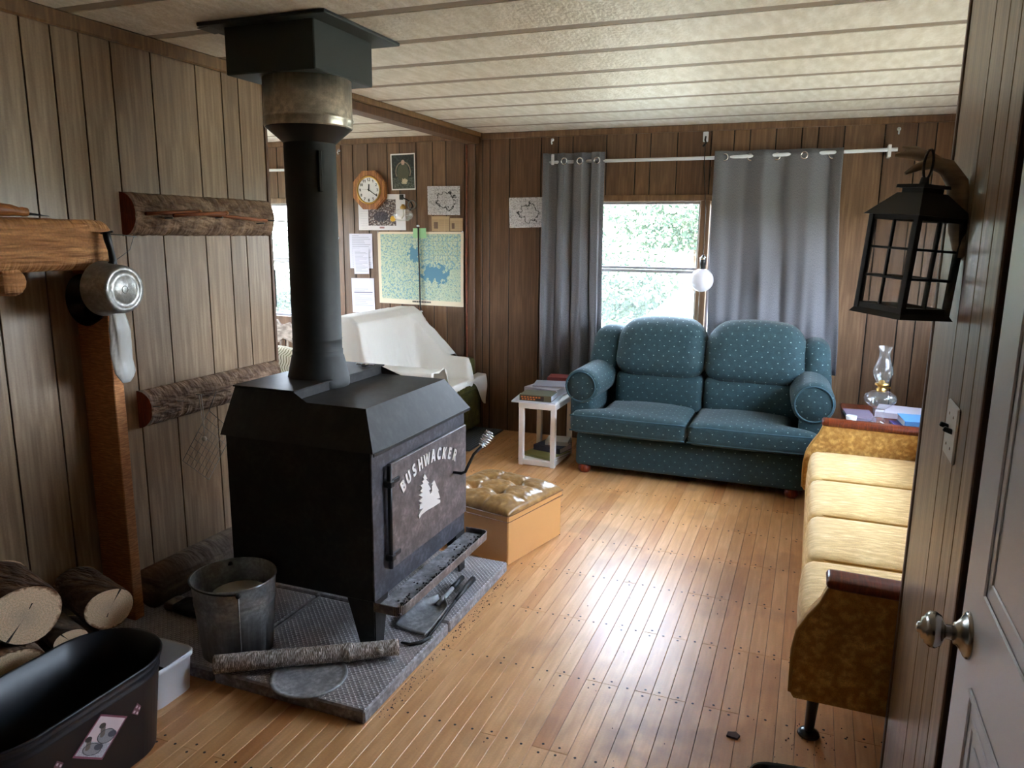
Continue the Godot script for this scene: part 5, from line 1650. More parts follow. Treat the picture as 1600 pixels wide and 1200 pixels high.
func seating() -> void:
	var o := thing("loveseat", "dark teal dotted loveseat with rolled arms under the window", "loveseat", Vector3(-0.65, 0, -4.95))
	in_world(o)
	sofa_part(o, "base", Vector3(-1.37, 0.05, -5.30), Vector3(0.06, 0.275, -4.635), 0.035, M.teal, 12, func(p: Vector3) -> Vector3: return p + Vector3(0, 0, -0.02 * (p.y + 0.11) / 0.22 if p.z > 0.2 else 0.0))
	sofa_part(o, "front_rail", Vector3(-1.355, 0.235, -5.25), Vector3(0.05, 0.31, -4.665), 0.03, M.teal)
	sofa_part(o, "back_frame", Vector3(-1.36, 0.25, -5.335), Vector3(0.10, 0.86, -5.14), 0.06, M.teal)
	var fz := FastNoiseLite.new()
	fz.frequency = 3.0
	# seat cushions with ears in front of the arms
	for s in [-1, 1]:
		var a := Vector3(-1.225, 0.285, -5.08) if s < 0 else Vector3(-0.638, 0.285, -5.08)
		var b := Vector3(-0.648, 0.425, -4.545) if s < 0 else Vector3(-0.055, 0.425, -4.545)
		var c := (a + b) / 2
		var h := (b - a) / 2
		var ear := 0.165
		var bend := func(p: Vector3) -> Vector3:
			var q := p
			var out: float = clampf(p.x * s / h.x, -1, 1)
			var k: float = smoothstep(0.05, 1.0, out) * smoothstep(0.09, 0.19, p.z)
			q.x += s * ear * k
			var crown: float = (1.0 - pow(absf(p.x) / h.x, 2)) * (1.0 - pow(absf(p.z) / h.z, 2))
			if p.y > 0: q.y += 0.03 * crown + 0.004 * fz.get_noise_2d(p.x * 4, p.z * 4)
			q.z -= 0.012 * k
			return q
		var cu := sofa_part(o, "seat_cushion", a, b, 0.045, M.teal, 20, bend)
		# welts along the front edge
		for y in [b.y - 0.022, a.y + 0.022]:
			var line := []
			for i in 17:
				var t := i / 16.0
				var x := lerpf(-h.x, h.x, t)
				line.append(T * (c + bend.call(Vector3(x * 0.985, y - c.y, h.z - 0.008))))
			var keep := T
			T = Transform3D()
			put(cu, "welt", fin(tube(S(true), line, 0.0055, 6)), M.teal_cord)
			T = keep
	# lumbar panels and pillow backs
	for s in [-1, 1]:
		var x0 := -1.20 if s < 0 else -0.612
		var x1 := -0.618 if s < 0 else 0.0
		sofa_part(o, "lumbar_panel", Vector3(x0, 0.36, -5.22), Vector3(x1, 0.64, -5.0), 0.05, M.teal, 12, func(p: Vector3) -> Vector3: return p + Vector3(0, 0, 0.02 * cos(p.y * 9)))
		var hx := (x1 - x0) / 2
		sofa_part(o, "pillow_back", Vector3(x0 - 0.02, 0.60, -5.29), Vector3(x1 + 0.01, 0.97, -4.965), 0.13, M.teal, 20, func(p: Vector3) -> Vector3:
			var q := p
			var up := clampf((p.y + 0.185) / 0.37, 0, 1)
			q.x *= 1.0 - 0.06 * up * up
			q.y += 0.035 * (1.0 - pow(p.x / hx, 2)) * up
			q.z += -0.06 * up + 0.035 * (1.0 - up) + 0.006 * fz.get_noise_3dv(p * 3.0)
			var corner := smoothstep(0.55, 1.0, -s * p.x / hx) * smoothstep(0.4, 0.8, up)
			q.z += 0.006 * sin(p.y * 110.0 + p.x * 60.0) * corner
			return q)
	# wings
	sofa_part(o, "wing", Vector3(-1.405, 0.5, -5.31), Vector3(-1.185, 0.93, -5.02), 0.09, M.teal, 14, func(p: Vector3) -> Vector3: return p + Vector3(0.03 * (p.y / 0.2), 0, -0.06 * clampf(p.y / 0.2, 0, 1)))
	sofa_part(o, "wing", Vector3(-0.02, 0.5, -5.31), Vector3(0.155, 0.905, -5.0), 0.085, M.teal, 14, func(p: Vector3) -> Vector3: return p + Vector3(-0.02 * (p.y / 0.2), 0, -0.06 * clampf(p.y / 0.2, 0, 1)))
	# rolled arms
	for s in [-1, 1]:
		var cx := -1.345 if s < 0 else 0.062
		var cy := 0.575 if s < 0 else 0.585
		var r := 0.112 if s < 0 else 0.122
		in_world(o)
		var pts := []
		var rad := []
		for i in 15:
			var t := i / 14.0
			pts.append(Vector3(cx - s * 0.035 * t, cy + 0.02 * t, lerpf(-4.655, -5.2, t)))
			rad.append(r * (0.9 if i == 0 else 0.985 if i == 1 else 1.0))
		pts[1] = Vector3(cx, cy, -4.668)
		var am := put(o, "arm", fin(tube(S(true), pts, rad, 32)), M.teal)
		sofa_part(o, "arm_panel", Vector3(cx - 0.075, 0.27, -5.2), Vector3(cx + 0.075, 0.56, -4.67), 0.03, M.teal, 8)
		in_world(o)
		var ringp := []
		for i in 33: ringp.append(Vector3(cx + cos(TAU * i / 32) * r * 0.86, cy + sin(TAU * i / 32) * r * 0.86, -4.653))
		put(am, "welt", fin(tube(S(true), ringp, 0.0055, 6)), M.teal_cord)
	for p in [[-1.31, -4.685], [-0.02, -4.685], [-1.31, -5.24], [-0.02, -5.24]]:
		put(o, "foot", lat([Vector2(0, 0.001), Vector2(0.03, 0.001), Vector2(0.042, 0.02), Vector2(0.042, 0.035), Vector2(0.034, 0.056), Vector2(0, 0.056)], 16, Vector3(p[0], 0, p[1])), M.foot_wood)
	gold_couch()
	ottoman()
	side_tables()

func gold_couch() -> void:
	var o := thing("gold_couch", "gold brocade couch with dark wooden arm caps along the right wall", "couch", Vector3(0.45, 0, -3.23))
	in_world(o)
	sofa_part(o, "base", Vector3(0.05, 0.205, -4.26), Vector3(0.86, 0.32, -2.21), 0.02, M.gold)
	var zs := [-2.255, -2.722, -3.19, -3.694, -4.205]
	for i in 4:
		var b := Vector3(0.70, 0.435, zs[i] - 0.002)
		var a := Vector3(0.062 if i else 0.05, 0.30, zs[i + 1] + 0.002)
		var c := (a + b) / 2
		var h := (b - a).abs() / 2
		var cu := sofa_part(o, "seat_cushion", a, b, 0.04, M.gold_seat, 14, func(p: Vector3) -> Vector3:
			var k := (1.0 - pow(p.x / h.x, 4)) * (1.0 - pow(p.z / h.z, 2))
			return p + Vector3(-0.012 * (1.0 - pow(p.z / h.z, 2)) if p.x < -0.2 else 0.0, 0.014 * k if p.y > 0 else 0.0, 0))
		in_world(o)
		var line := [Vector3(0.66, c.y + h.y - 0.008, b.z - 0.012), Vector3(0.14, c.y + h.y - 0.008, b.z - 0.012), Vector3(a.x + 0.028, c.y + h.y - 0.014, b.z - 0.022), Vector3(a.x + 0.004, c.y + h.y - 0.03, (a.z + b.z) / 2), Vector3(a.x + 0.028, c.y + h.y - 0.014, a.z + 0.022), Vector3(0.14, c.y + h.y - 0.008, a.z + 0.012), Vector3(0.66, c.y + h.y - 0.008, a.z + 0.012)]
		put(cu, "welt", fin(tube(S(true), line, 0.005, 6)), M.gold_cord)
	sofa_part(o, "backrest", Vector3(0.64, 0.22, -4.27), Vector3(0.89, 0.82, -2.2), 0.07, M.gold, 14, func(p: Vector3) -> Vector3: return p + Vector3(0.06 * p.y / 0.3, 0, 0))
	in_world(o)
	var outline := [Vector2(0.045, 0.208), Vector2(0.033, 0.225), Vector2(0.031, 0.36), Vector2(0.040, 0.42), Vector2(0.068, 0.475), Vector2(0.095, 0.515), Vector2(0.108, 0.55), Vector2(0.115, 0.572), Vector2(0.62, 0.572), Vector2(0.74, 0.60), Vector2(0.80, 0.60), Vector2(0.80, 0.208)]
	for e in [[-2.245, -2.187], [-4.275, -4.20]]:
		var st := S()
		prism(st, outline, e[0], e[1])
		put(o, "arm_panel", fin(st), M.gold)
		var zc: float = (e[0] + e[1]) / 2
		var edge := []
		for p in outline.slice(1, 9): edge.append(Vector3(p.x, p.y, e[1] - 0.004))
		put(o, "arm_welt", fin(tube(S(true), edge, 0.006, 8)), M.gold_cord)
		in_world(o)
		var keep := T
		T = T * Transform3D(Basis(Vector3(1, -0.02, 0).normalized(), Vector3(0.02, 1, 0).normalized(), Vector3.BACK), Vector3(0.375, 0.583, zc))
		put(o, "arm_cap", fin(soft(S(true), Vector3(0.272, 0.0155, 0.046), 0.0145, 12, func(p: Vector3) -> Vector3: return p + Vector3(0, -0.004 * (1.0 if absf(p.z) > 0.03 else 0.0), 0))), M.red_wood)
		T = keep
	for p in [[0.101, -2.335], [0.101, -4.12], [0.76, -2.335], [0.76, -4.12]]:
		var l := put(o, "leg", fin(tube(S(true), [Vector3(p[0] + 0.008, 0.215, p[1]), Vector3(p[0], 0.02, p[1])], [0.022, 0.014], 14)), M.dark_wood)
		put(l, "foot_cup", lat([Vector2(0, 0.001), Vector2(0.031, 0.001), Vector2(0.034, 0.006), Vector2(0.03, 0.014), Vector2(0.018, 0.02), Vector2(0, 0.022)], 20, Vector3(p[0], 0, p[1])), M.black_gloss)

func ottoman() -> void:
	var o := thing("ottoman", "square golden vinyl ottoman with a tufted crinkled top", "ottoman", Vector3(-1.406, 0, -3.397), -13.5)
	var h := 0.238
	put(o, "box", box(Vector3(-h, 0.006, -h), Vector3(h, 0.232, h), 0.005), M.vinyl_side)
	var lid := put(o, "lid_band", box(Vector3(-h - 0.004, 0.218, -h - 0.004), Vector3(h + 0.004, 0.252, h + 0.004), 0.006), M.vinyl_side)
	for y in [0.222, 0.249]:
		var line := []
		for p in [[-1, -1], [1, -1], [1, 1], [-1, 1], [-1, -1]]: line.append(Vector3(p[0] * (h + 0.004), y, p[1] * (h + 0.004)))
		put(lid, "welt", fin(tube(S(true), line, 0.004, 6)), M.vinyl_brown)
	var btn := [Vector2(-0.08, -0.08), Vector2(0.08, -0.08), Vector2(-0.08, 0.08), Vector2(0.08, 0.08)]
	var fz := FastNoiseLite.new()
	fz.seed = 3
	fz.frequency = 6.0
	var top := func(u: float, v: float) -> Vector3:
		var x := (u - 0.5) * 2 * (h + 0.002); var z := (v - 0.5) * 2 * (h + 0.002)
		var e := (1.0 - pow(absf(u - 0.5) * 2, 6)) * (1.0 - pow(absf(v - 0.5) * 2, 6))
		var y := 0.25 + 0.048 * sqrt(maxf(e, 0.0))
		for b in btn: y -= 0.026 * exp(-Vector2(x - b.x, z - b.y).length_squared() / 0.0009)
		for g in [-0.08, 0.08]:
			y -= 0.007 * exp(-pow((x - g) / 0.008, 2)) * e + 0.007 * exp(-pow((z - g) / 0.008, 2)) * e
		y += (0.010 * fz.get_noise_2d(x * 1.2, z * 1.2) + 0.007 * absf(fz.get_noise_2d(x * 4.0 + 7, z * 4.0))) * e
		return Vector3(x, y, z)
	var tp := put(o, "tufted_top", fin(cloth(S(true), 56, 56, top, 0.004)), M.vinyl)
	for b in btn:
		put(tp, "button", lat([Vector2(0.014, 0.262), Vector2(0.014, 0.27), Vector2(0.009, 0.276), Vector2(0, 0.278)], 14, Vector3(b.x, 0, b.y)), M.vinyl)
	for g in [-0.08, 0.08]:
		for ax in 2:
			var line := []
			for i in 25:
				var t := -0.225 + 0.45 * i / 24.0
				var p: Vector3 = top.call((t if ax else g) / (2 * h) + 0.5, (g if ax else t) / (2 * h) + 0.5)
				line.append(p + Vector3(0, 0.001, 0))
			put(tp, "piping", fin(tube(S(true), line, 0.0028, 6)), M.welt)

func book(called: String, label: String, a: Vector3, b: Vector3, turn: float, cover: Color, pages := true, spine_side := 1) -> Node3D:
	var c := (a + b) / 2
	var o := thing(called, label, "book" if called == "book" else "magazine", Vector3(c.x, minf(a.y, b.y), c.z), turn)
	var h := (b - a).abs() / 2
	var y1 := h.y * 2
	var m := mat(cover, 0.45)
	if pages and y1 > 0.012:
		put(o, "cover", box(Vector3(-h.x, 0, -h.z), Vector3(h.x, 0.003, h.z), 0.001), m)
		put(o, "cover", box(Vector3(-h.x, y1 - 0.003, -h.z), Vector3(h.x, y1, h.z), 0.001), m)
		put(o, "spine", box(Vector3(-h.x, 0.0005, h.z - 0.004) if spine_side == 1 else Vector3(-h.x, 0.0005, -h.z), Vector3(h.x, y1 - 0.0005, h.z + 0.001) if spine_side == 1 else Vector3(-h.x + 0.004, y1 - 0.0005, h.z), 0.001), m)
		put(o, "page_block", box(Vector3(-h.x + 0.004, 0.003, -h.z + 0.004), Vector3(h.x - 0.003, y1 - 0.003, h.z - 0.004), 0.0005), M.paper)
	else:
		put(o, "pages", box(Vector3(-h.x, 0, -h.z), Vector3(h.x, y1 * 0.7, h.z), 0.001), M.paper)
		put(o, "cover", box(Vector3(-h.x - 0.001, y1 * 0.7, -h.z - 0.001), Vector3(h.x + 0.001, y1, h.z + 0.001), 0.0006), m)
	return o

func side_tables() -> void:
	var o := thing("side_table", "small white open-frame side table beside the loveseat", "side table", Vector3(-1.64, 0, -4.86))
	in_world(o)
	for x in [-1.77, -1.545]:
		for z in [-4.685, -5.05]:
			put(o, "leg", box(Vector3(x, 0, z - 0.0), Vector3(x + 0.034, 0.40, z + 0.034), 0.003), M.white_paint)
	put(o, "top", box(Vector3(-1.772, 0.396, -5.052), Vector3(-1.509, 0.436, -4.649), 0.004), M.white_paint)
	put(o, "lower_shelf", box(Vector3(-1.768, 0.004, -5.048), Vector3(-1.513, 0.044, -4.653), 0.004), M.white_paint)
	var bk := book("book", "thick olive book with dark spine lying on white side table", Vector3(-1.775, 0.447, -4.84), Vector3(-1.555, 0.488, -4.665), 4.0, rgb(92, 88, 66))
	put(bk, "spine_label", box(Vector3(-0.105, 0.004, 0.0885), Vector3(0.06, 0.036, 0.0895), 0.0003), mat(rgb(52, 34, 26), 0.5))
	for i in 7:
		put(bk, "spine_lettering", box(Vector3(-0.098 + i * 0.02, 0.022, 0.0893), Vector3(-0.084 + i * 0.02, 0.031, 0.09), 0.0002), mat(rgb(206, 120, 60), 0.6))
		if i < 5: put(bk, "spine_lettering", box(Vector3(-0.094 + i * 0.02, 0.008, 0.0893), Vector3(-0.08 + i * 0.02, 0.017, 0.09), 0.0002), mat(rgb(206, 120, 60), 0.6))
	book("magazine", "pale magazine overhanging the front of white side table", Vector3(-1.83, 0.4365, -4.9), Vector3(-1.53, 0.4465, -4.64), 7.0, rgb(188, 190, 196), false)
	book("magazine", "glossy grey magazine behind the thick olive book", Vector3(-1.80, 0.4475, -5.10), Vector3(-1.55, 0.495, -4.86), -10.0, rgb(176, 168, 172), true)
	book("magazine", "silver covered magazine on top of the magazine pile", Vector3(-1.78, 0.4955, -5.11), Vector3(-1.56, 0.508, -4.90), 12.0, rgb(150, 146, 152), false)
	book("book", "red and green paperback at the back of side table pile", Vector3(-1.74, 0.4365, -5.27), Vector3(-1.55, 0.53, -5.125), 8.0, rgb(150, 70, 66))
	book("magazine", "green and cream magazine on lower shelf of side table", Vector3(-1.75, 0.0445, -4.93), Vector3(-1.50, 0.062, -4.70), -16.0, rgb(150, 150, 96), true)
	book("book", "dark blue book on the magazine on the lower shelf", Vector3(-1.71, 0.0625, -4.98), Vector3(-1.50, 0.10, -4.81), -12.0, rgb(58, 60, 84))
	book("magazine", "white stapled magazine stack at back of the lower shelf", Vector3(-1.66, 0.1005, -5.02), Vector3(-1.50, 0.13, -4.86), 9.0, rgb(196, 196, 192), true)
	# table in the corner behind the gold couch
	o = thing("end_table", "low wooden end table in the corner behind gold couch", "end table", Vector3(0.56, 0, -4.78))
	in_world(o)
	put(o, "top", box(Vector3(0.225, 0.475, -5.2), Vector3(0.93, 0.50, -4.34), 0.005), M.red_wood)
	for x in [0.245, 0.87]:
		for z in [-5.18, -4.38]: put(o, "leg", box(Vector3(x, 0, z), Vector3(x + 0.04, 0.475, z + 0.04), 0.004), M.red_wood)
	book("magazine", "purple and grey magazine left of the glass lamp", Vector3(0.24, 0.501, -4.94), Vector3(0.39, 0.522, -4.70), 6.0, rgb(136, 122, 140), true)
	book("magazine", "white folded magazine behind the glass lamp", Vector3(0.42, 0.501, -5.08), Vector3(0.68, 0.535, -4.84), -9.0, rgb(214, 206, 218), true)
	book("magazine", "violet covered booklet right of the glass lamp", Vector3(0.485, 0.501, -4.76), Vector3(0.74, 0.515, -4.54), 10.0, rgb(96, 92, 168), true)
	var bb := book("book", "blue paperback with pink spot on violet booklet", Vector3(0.52, 0.5155, -4.77), Vector3(0.73, 0.555, -4.57), 6.0, rgb(98, 156, 206))
	put(bb, "pink_spot", box(Vector3(-0.06, 0.006, 0.0905), Vector3(-0.03, 0.03, 0.0925), 0.0004), mat(rgb(226, 92, 150), 0.5))
	o = thing("white_cup", "small white cup at left end of end table", "cup", Vector3(0.262, 0.5005, -4.56))
	put(o, "wall", lat([Vector2(0, 0), Vector2(0.022, 0), Vector2(0.03, 0.06), Vector2(0.028, 0.06), Vector2(0.02, 0.004), Vector2(0, 0.004)], 20), M.white_plastic)
	# oil lamp of clear glass
	o = thing("oil_lamp", "clear glass oil lamp with chimney on the end table", "oil lamp", Vector3(0.403, 0.5006, -4.62))
	var solid: Material = M.glass
	put(o, "foot", lat([Vector2(0, 0), Vector2(0.062, 0.0), Vector2(0.066, 0.006), Vector2(0.05, 0.018), Vector2(0.034, 0.03), Vector2(0.027, 0.05), Vector2(0.03, 0.062), Vector2(0.026, 0.075), Vector2(0.031, 0.088), Vector2(0.03, 0.096), Vector2(0.0, 0.098)], 28), solid)
	put(o, "font", lat([Vector2(0, 0.098), Vector2(0.03, 0.1), Vector2(0.052, 0.116), Vector2(0.08, 0.142), Vector2(0.086, 0.16), Vector2(0.078, 0.18), Vector2(0.05, 0.198), Vector2(0.026, 0.205), Vector2(0.025, 0.205)], 32), M.glass)
	put(o, "burner", lat([Vector2(0.025, 0.2), Vector2(0.027, 0.214), Vector2(0.02, 0.218), Vector2(0.02, 0.228), Vector2(0.036, 0.234), Vector2(0.036, 0.244), Vector2(0.02, 0.248), Vector2(0.012, 0.262), Vector2(0, 0.264)], 24), M.brass)
	put(o, "wick_knob", fin(tube(S(true), [Vector3(0.02, 0.223, 0), Vector3(0.042, 0.223, 0), Vector3(0.046, 0.223, 0)], [0.0025, 0.0025, 0.009], 10)), M.brass)
	put(o, "chimney", lat([Vector2(0.03, 0.244), Vector2(0.032, 0.256), Vector2(0.045, 0.282), Vector2(0.052, 0.308), Vector2(0.048, 0.335), Vector2(0.034, 0.37), Vector2(0.027, 0.4), Vector2(0.028, 0.425), Vector2(0.037, 0.452)], 32), M.glass)

# ---------------------------------------------------------------- right side
func right_side() -> void:
	# switch plate
	var o := thing("light_switch", "ivory double switch plate on the entry wall", "light switch", Vector3(XP, 1.156, -1.724))
	in_world(o)
	put(o, "plate", box(Vector3(XP - 0.006, 1.098, -1.783), Vector3(XP + 0.0005, 1.213, -1.665), 0.004), M.ivory)
	for z in [-1.747, -1.701]:
		put(o, "toggle", fin(bar(S(), Vector3(XP - 0.003, 1.158, z), Vector3(XP - 0.022, 1.165, z), 0.009, 0.010)), M.black)
		for y in [1.124, 1.188]: put(o, "screw", fin(tube(S(true), [Vector3(XP - 0.004, y, z), Vector3(XP - 0.007, y, z)], 0.0032, 8)), M.nickel)
	# antler hook
	o = thing("antler_hook", "weathered driftwood antler used as a wall hook for lantern", "hook", Vector3(XP, 1.56, -1.885))
	in_world(o)
	put(o, "stem", fin(tube(S(true), [Vector3(XP, 1.50, -1.86), Vector3(XP - 0.012, 1.56, -1.875), Vector3(XP - 0.015, 1.61, -1.885), Vector3(XP - 0.022, 1.655, -1.89), Vector3(XP - 0.045, 1.688, -1.89), Vector3(XP - 0.075, 1.698, -1.888), Vector3(0.19, 1.690, -1.88), Vector3(0.165, 1.676, -1.87)], [0.016, 0.02, 0.021, 0.021, 0.018, 0.013, 0.009, 0.003], 14)), M.driftwood)
	put(o, "tine", fin(tube(S(true), [Vector3(XP - 0.05, 1.69, -1.89), Vector3(0.205, 1.712, -1.90), Vector3(0.175, 1.718, -1.905), Vector3(0.145, 1.718, -1.908)], [0.013, 0.013, 0.010, 0.004], 12)), M.driftwood)
	put(o, "tine", fin(tube(S(true), [Vector3(0.215, 1.711, -1.90), Vector3(0.185, 1.728, -1.92), Vector3(0.16, 1.736, -1.93)], [0.010, 0.008, 0.003], 12)), M.driftwood)
	# lantern
	o = thing("lantern", "black metal lantern with glass panes hanging by the entry wall", "lantern", Vector3(0.183, 1.372, -1.865))
	o.rotation = Vector3(0, 0, deg_to_rad(-4.0))
	o.rotate_object_local(Vector3.UP, deg_to_rad(40.0))
	var s := 0.068
	put(o, "base_plate", fin(frustum(S(), 0.073, 0.0, 0.066, 0.012)), M.lantern)
	for a in [-1, 1]:
		for b in [-1, 1]:
			put(o, "corner_post", box(Vector3(a * s * 0.9 - 0.0065, 0.01, b * s * 0.9 - 0.0065), Vector3(a * s * 0.9 + 0.0065, 0.215, b * s * 0.9 + 0.0065), 0.001), M.lantern)
	for k in 4:
		T = Transform3D(Basis(Vector3.UP, PI / 2 * k), Vector3.ZERO)
		var z := s * 0.9
		var fr := put(o, "lower_rail", box(Vector3(-z, 0.010, z - 0.004), Vector3(z, 0.024, z + 0.004), 0.001), M.lantern)
		put(o, "upper_rail", box(Vector3(-z, 0.204, z - 0.004), Vector3(z, 0.216, z + 0.004), 0.001), M.lantern)
		put(fr, "upright_bar", box(Vector3(-0.0025, 0.02, z - 0.003), Vector3(0.0025, 0.206, z + 0.003), 0.0005), M.lantern)
		for y in [0.084, 0.145]: put(fr, "cross_bar", box(Vector3(-z, y - 0.0025, z - 0.003), Vector3(z, y + 0.0025, z + 0.003), 0.0005), M.lantern)
		put(fr, "pane", box(Vector3(-z, 0.02, z - 0.0065), Vector3(z, 0.208, z - 0.005), 0.0), M.glass)
	T = Transform3D()
	put(o, "roof", fin(frustum(frustum(S(), 0.076, 0.214, 0.034, 0.262), 0.028, 0.262, 0.028, 0.272)), M.lantern)
	put(o, "cap", fin(frustum(S(), 0.037, 0.272, 0.036, 0.279)), M.lantern)
	put(o, "hanger", fin(tube(S(true), [Vector3(0, 0.276, 0), Vector3(0, 0.295, 0)], [0.011, 0.008], 12)), M.lantern)
	var ringp := []
	for i in 21: ringp.append(Vector3(0.002 + 0.012 * sin(TAU * i / 20), 0.322 + 0.030 * cos(TAU * i / 20), 0.0))
	put(o, "hanging_loop", fin(tube(S(true), ringp, 0.0028, 6)), M.lantern)
	put(o, "latch", fin(tube(S(true), [Vector3(0.062, 0.11, -0.062), Vector3(0.078, 0.11, -0.07)], [0.010, 0.005], 8)), M.lantern)

# square frustum from half-width a at height y0 to half-width b at y1
func frustum(st: SurfaceTool, a: float, y0: float, b: float, y1: float) -> SurfaceTool:
	var p := []
	for q in [[-1, -1], [1, -1], [1, 1], [-1, 1]]: p.append([Vector3(q[0] * a, y0, q[1] * a), Vector3(q[0] * b, y1, q[1] * b)])
	for i in 4:
		var k := (i + 1) % 4
		quad(st, p[i][0], p[k][0], p[k][1], p[i][1])
	quad(st, p[0][1], p[1][1], p[2][1], p[3][1])
	quad(st, p[3][0], p[2][0], p[1][0], p[0][0])
	return st

# ---------------------------------------------------------------- curtains, bulb, bits
func small_details() -> void:
	var zr := ZF + 0.085
	var o := thing("curtain_rod", "long white curtain rod above the loveseat window", "curtain rod", Vector3(-0.7, 2.05, zr))
	in_world(o)
	put(o, "rod", fin(tube(S(true), [Vector3(-1.84, 2.050, zr), Vector3(-0.7, 2.052, zr), Vector3(0.42, 2.075, zr)], 0.0115, 12)), M.white_plastic)
	for x in [-1.81, 0.375]:
		put(o, "bracket", box(Vector3(x - 0.01, 2.03, ZF), Vector3(x + 0.01, 2.105, zr + 0.014), 0.003), M.white_plastic)
	curtain("grey_curtain", "narrow gathered grey curtain at the left of window", [-1.875, -1.425], [-1.885, -1.405], 2.11, func(u: float) -> float: return 0.43, 7, zr, [-1.714, -1.60, -1.474])
	curtain("grey_curtain", "wide spread grey curtain tucked behind the loveseat", [-0.672, 0.115], [-0.655, 0.19], 2.093, func(u: float) -> float: return 0.64, 6, zr, [-0.607, -0.445, -0.282, -0.115, 0.051])
	# hanging bulb
	o = thing("hanging_bulb", "white globe bulb on a cord in front of window", "light bulb", Vector3(-0.699, 1.17, ZF + 0.19))
	in_world(o)
	var c := Vector3(-0.699, 1.247, ZF + 0.19)
	var prof := []
	for i in 13:
		var a := -PI / 2 + PI * 0.9 * i / 12.0
		prof.append(Vector2(cos(a) * 0.078 + 0.0001, sin(a) * 0.078))
	prof.append(Vector2(0.0, 0.078))
	put(o, "globe", lat(prof, 28, c), M.bulb)
	put(o, "socket", lat([Vector2(0.017, 0.07), Vector2(0.018, 0.1), Vector2(0.021, 0.104), Vector2(0.02, 0.148), Vector2(0.012, 0.156), Vector2(0.006, 0.17), Vector2(0, 0.17)], 18, c), M.black)
	put(o, "collar", lat([Vector2(0.02, 0.138), Vector2(0.0215, 0.142), Vector2(0.0215, 0.15), Vector2(0.012, 0.156)], 18, c), M.chrome)
	put(o, "cord", fin(tube(S(true), [c + Vector3(0, 0.165, 0), Vector3(-0.705, 1.7, ZF + 0.15), Vector3(-0.735, 2.0, ZF + 0.13), Vector3(-0.75, 2.175, ZF + 0.03)], 0.003, 6)), M.wire_dark)
	put(o, "loose_cord", fin(tube(S(true), [Vector3(-0.75, 2.17, ZF + 0.03), Vector3(-0.752, 2.0, ZF + 0.025), Vector3(-0.735, 1.86, ZF + 0.025), Vector3(-0.71, 1.88, ZF + 0.03), Vector3(-0.70, 2.0, ZF + 0.025)], 0.002, 6)), M.wire_dark)
	put(o, "pull_chain", fin(tube(S(true), [c + Vector3(-0.012, -0.07, 0.0), c + Vector3(-0.012, -0.28, 0)], 0.002, 6)), M.wire)
	o = thing("cord_hook", "white ceiling-height hook clip holding the bulb cord", "hook", Vector3(-0.752, 2.19, ZF))
	in_world(o)
	put(o, "plate", box(Vector3(-0.77, 2.165, ZF), Vector3(-0.735, 2.232, ZF + 0.008), 0.003), M.white_plastic)
	put(o, "hook", fin(tube(S(true), [Vector3(-0.752, 2.20, ZF + 0.006), Vector3(-0.752, 2.175, ZF + 0.03), Vector3(-0.745, 2.155, ZF + 0.03), Vector3(-0.765, 2.135, ZF + 0.025)], 0.006, 8)), M.wire_dark)
	# black bin at the feet of the viewer
	o = thing("waste_bin", "black plastic bin with rounded rim on the floor near doorway", "bin", Vector3(0.075, 0, -1.60), 8.0)
	var st := S(true)
	var sq := func(hx: float, hz: float, k: int) -> Vector2:
		var a := TAU * (k + 0.5) / 40
		return Vector2(signf(cos(a)) * pow(absf(cos(a)), 0.4) * hx, signf(sin(a)) * pow(absf(sin(a)), 0.4) * hz)
	var pf := [[0.0, 0.0], [0.78, 0.0], [0.8, 0.004], [0.96, 0.285], [1.0, 0.288], [1.01, 0.298], [0.99, 0.303], [0.95, 0.297], [0.79, 0.01], [0.0, 0.01]]
	for i in pf.size() - 1:
		for k in 40:
			var a: Vector2 = sq.call(0.115 * pf[i][0], 0.145 * pf[i][0], k); var b: Vector2 = sq.call(0.115 * pf[i][0], 0.145 * pf[i][0], k + 1)
			var cc: Vector2 = sq.call(0.115 * pf[i + 1][0], 0.145 * pf[i + 1][0], k + 1); var d: Vector2 = sq.call(0.115 * pf[i + 1][0], 0.145 * pf[i + 1][0], k)
			quad(st, Vector3(a.x, pf[i][1], a.y), Vector3(b.x, pf[i][1], b.y), Vector3(cc.x, pf[i + 1][1], cc.y), Vector3(d.x, pf[i + 1][1], d.y))
	put(o, "shell", fin(st), M.black_gloss)
	# bark chip and crumbs on the floor
	o = thing("bark_chip", "brown bark chip lying on the maple floor", "bark chip", Vector3(-0.118, 0.0008, -2.24))
	st = S()
	prism(st, [Vector2(-0.02, -0.012), Vector2(0.014, -0.016), Vector2(0.02, 0.002), Vector2(0.006, 0.016), Vector2(-0.018, 0.008)], 0.0, 0.006)
	var chip := put(o, "chip", fin(st), M.chip)
	chip.rotation_degrees.x = -90
	st = S()
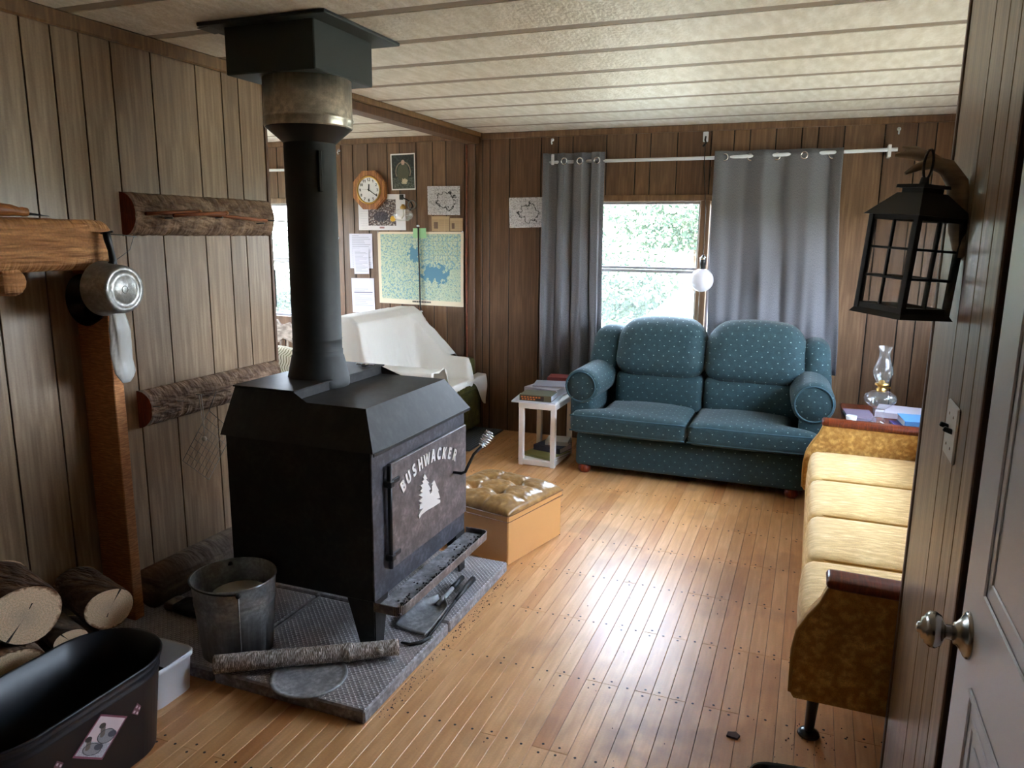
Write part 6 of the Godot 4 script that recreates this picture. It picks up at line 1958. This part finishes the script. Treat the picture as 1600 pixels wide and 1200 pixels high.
	for i in 420:
		var p := Vector3(-1.205 + absf(rng.randfn()) * 0.026, 0.002, lerpf(-1.9, -3.0, rng.randf()))
		if i > 270: p = Vector3(0.09 + rng.randfn() * 0.08, 0.002, -2.2 + rng.randfn() * 0.1)
		if i > 360: p = Vector3(lerpf(-1.1, 0.0, rng.randf()), 0.002, lerpf(-1.5, -3.4, rng.randf()))
		var r := 0.0005 + rng.randf() * rng.randf() * 0.0022
		bx(st, p - Vector3(r, 0.0012, r), p + Vector3(r, r, r * 1.6), r * 0.4)
	var cr := put(self, "wood_crumbs", fin(st), M.chip)
	tag(cr, "scattered dark wood crumbs on the floor by the hearth edge", "crumbs")
	cr.set_meta("kind", "stuff")

func curtain(called: String, label: String, top: Array, bottom: Array, y1: float, y0: Callable, folds: int, zr: float, rings: Array) -> void:
	var o := thing(called, label, "curtain", Vector3((top[0] + top[1]) / 2, 0.4, zr))
	in_world(o)
	var wide: float = top[1] - top[0]
	var f := func(u: float, v: float) -> Vector3:
		var t := smoothstep(0.1, 1.0, v)
		var x := lerpf(lerpf(top[0], top[1], u), lerpf(bottom[0], bottom[1], u), t)
		var y := lerpf(y1, y0.call(u), v)
		var amp := lerpf(0.03, 0.026 if wide > 0.6 else 0.034, v)
		var ph := u * folds * PI
		var sw := ph - 0.9 * v * v
		var z := (0.72 * sin(sw + 0.6) + 0.28 * sin(sw * 1.7 + 1.3)) * amp + 0.007 * sin(ph * 3.1 + v * 4.0 + 0.5) * smoothstep(0.15, 0.9, v) + 0.0035 * sin(v * 22.0 + u * 9.0) * v
		if wide > 0.6 and v > 0.7: z -= 0.012 * (v - 0.7) / 0.3
		return Vector3(x + 0.012 * sin(ph * 2.0) * (1.0 if wide < 0.6 else 0.4), y, zr + 0.012 + z)
	put(o, "cloth", fin(cloth(S(true), folds * 14, 30, f, 0.002)), M.curtain)
	for x in rings:
		var z: float = f.call((x - top[0]) / wide, 0.03).z
		var pts := []
		for i in 21: pts.append(Vector3(x + 0.02 * cos(TAU * i / 20), 2.052 + 0.021 * sin(TAU * i / 20), z + 0.002))
		put(o, "grommet", fin(tube(S(true), pts, 0.0055, 6)), M.chrome)
	local()
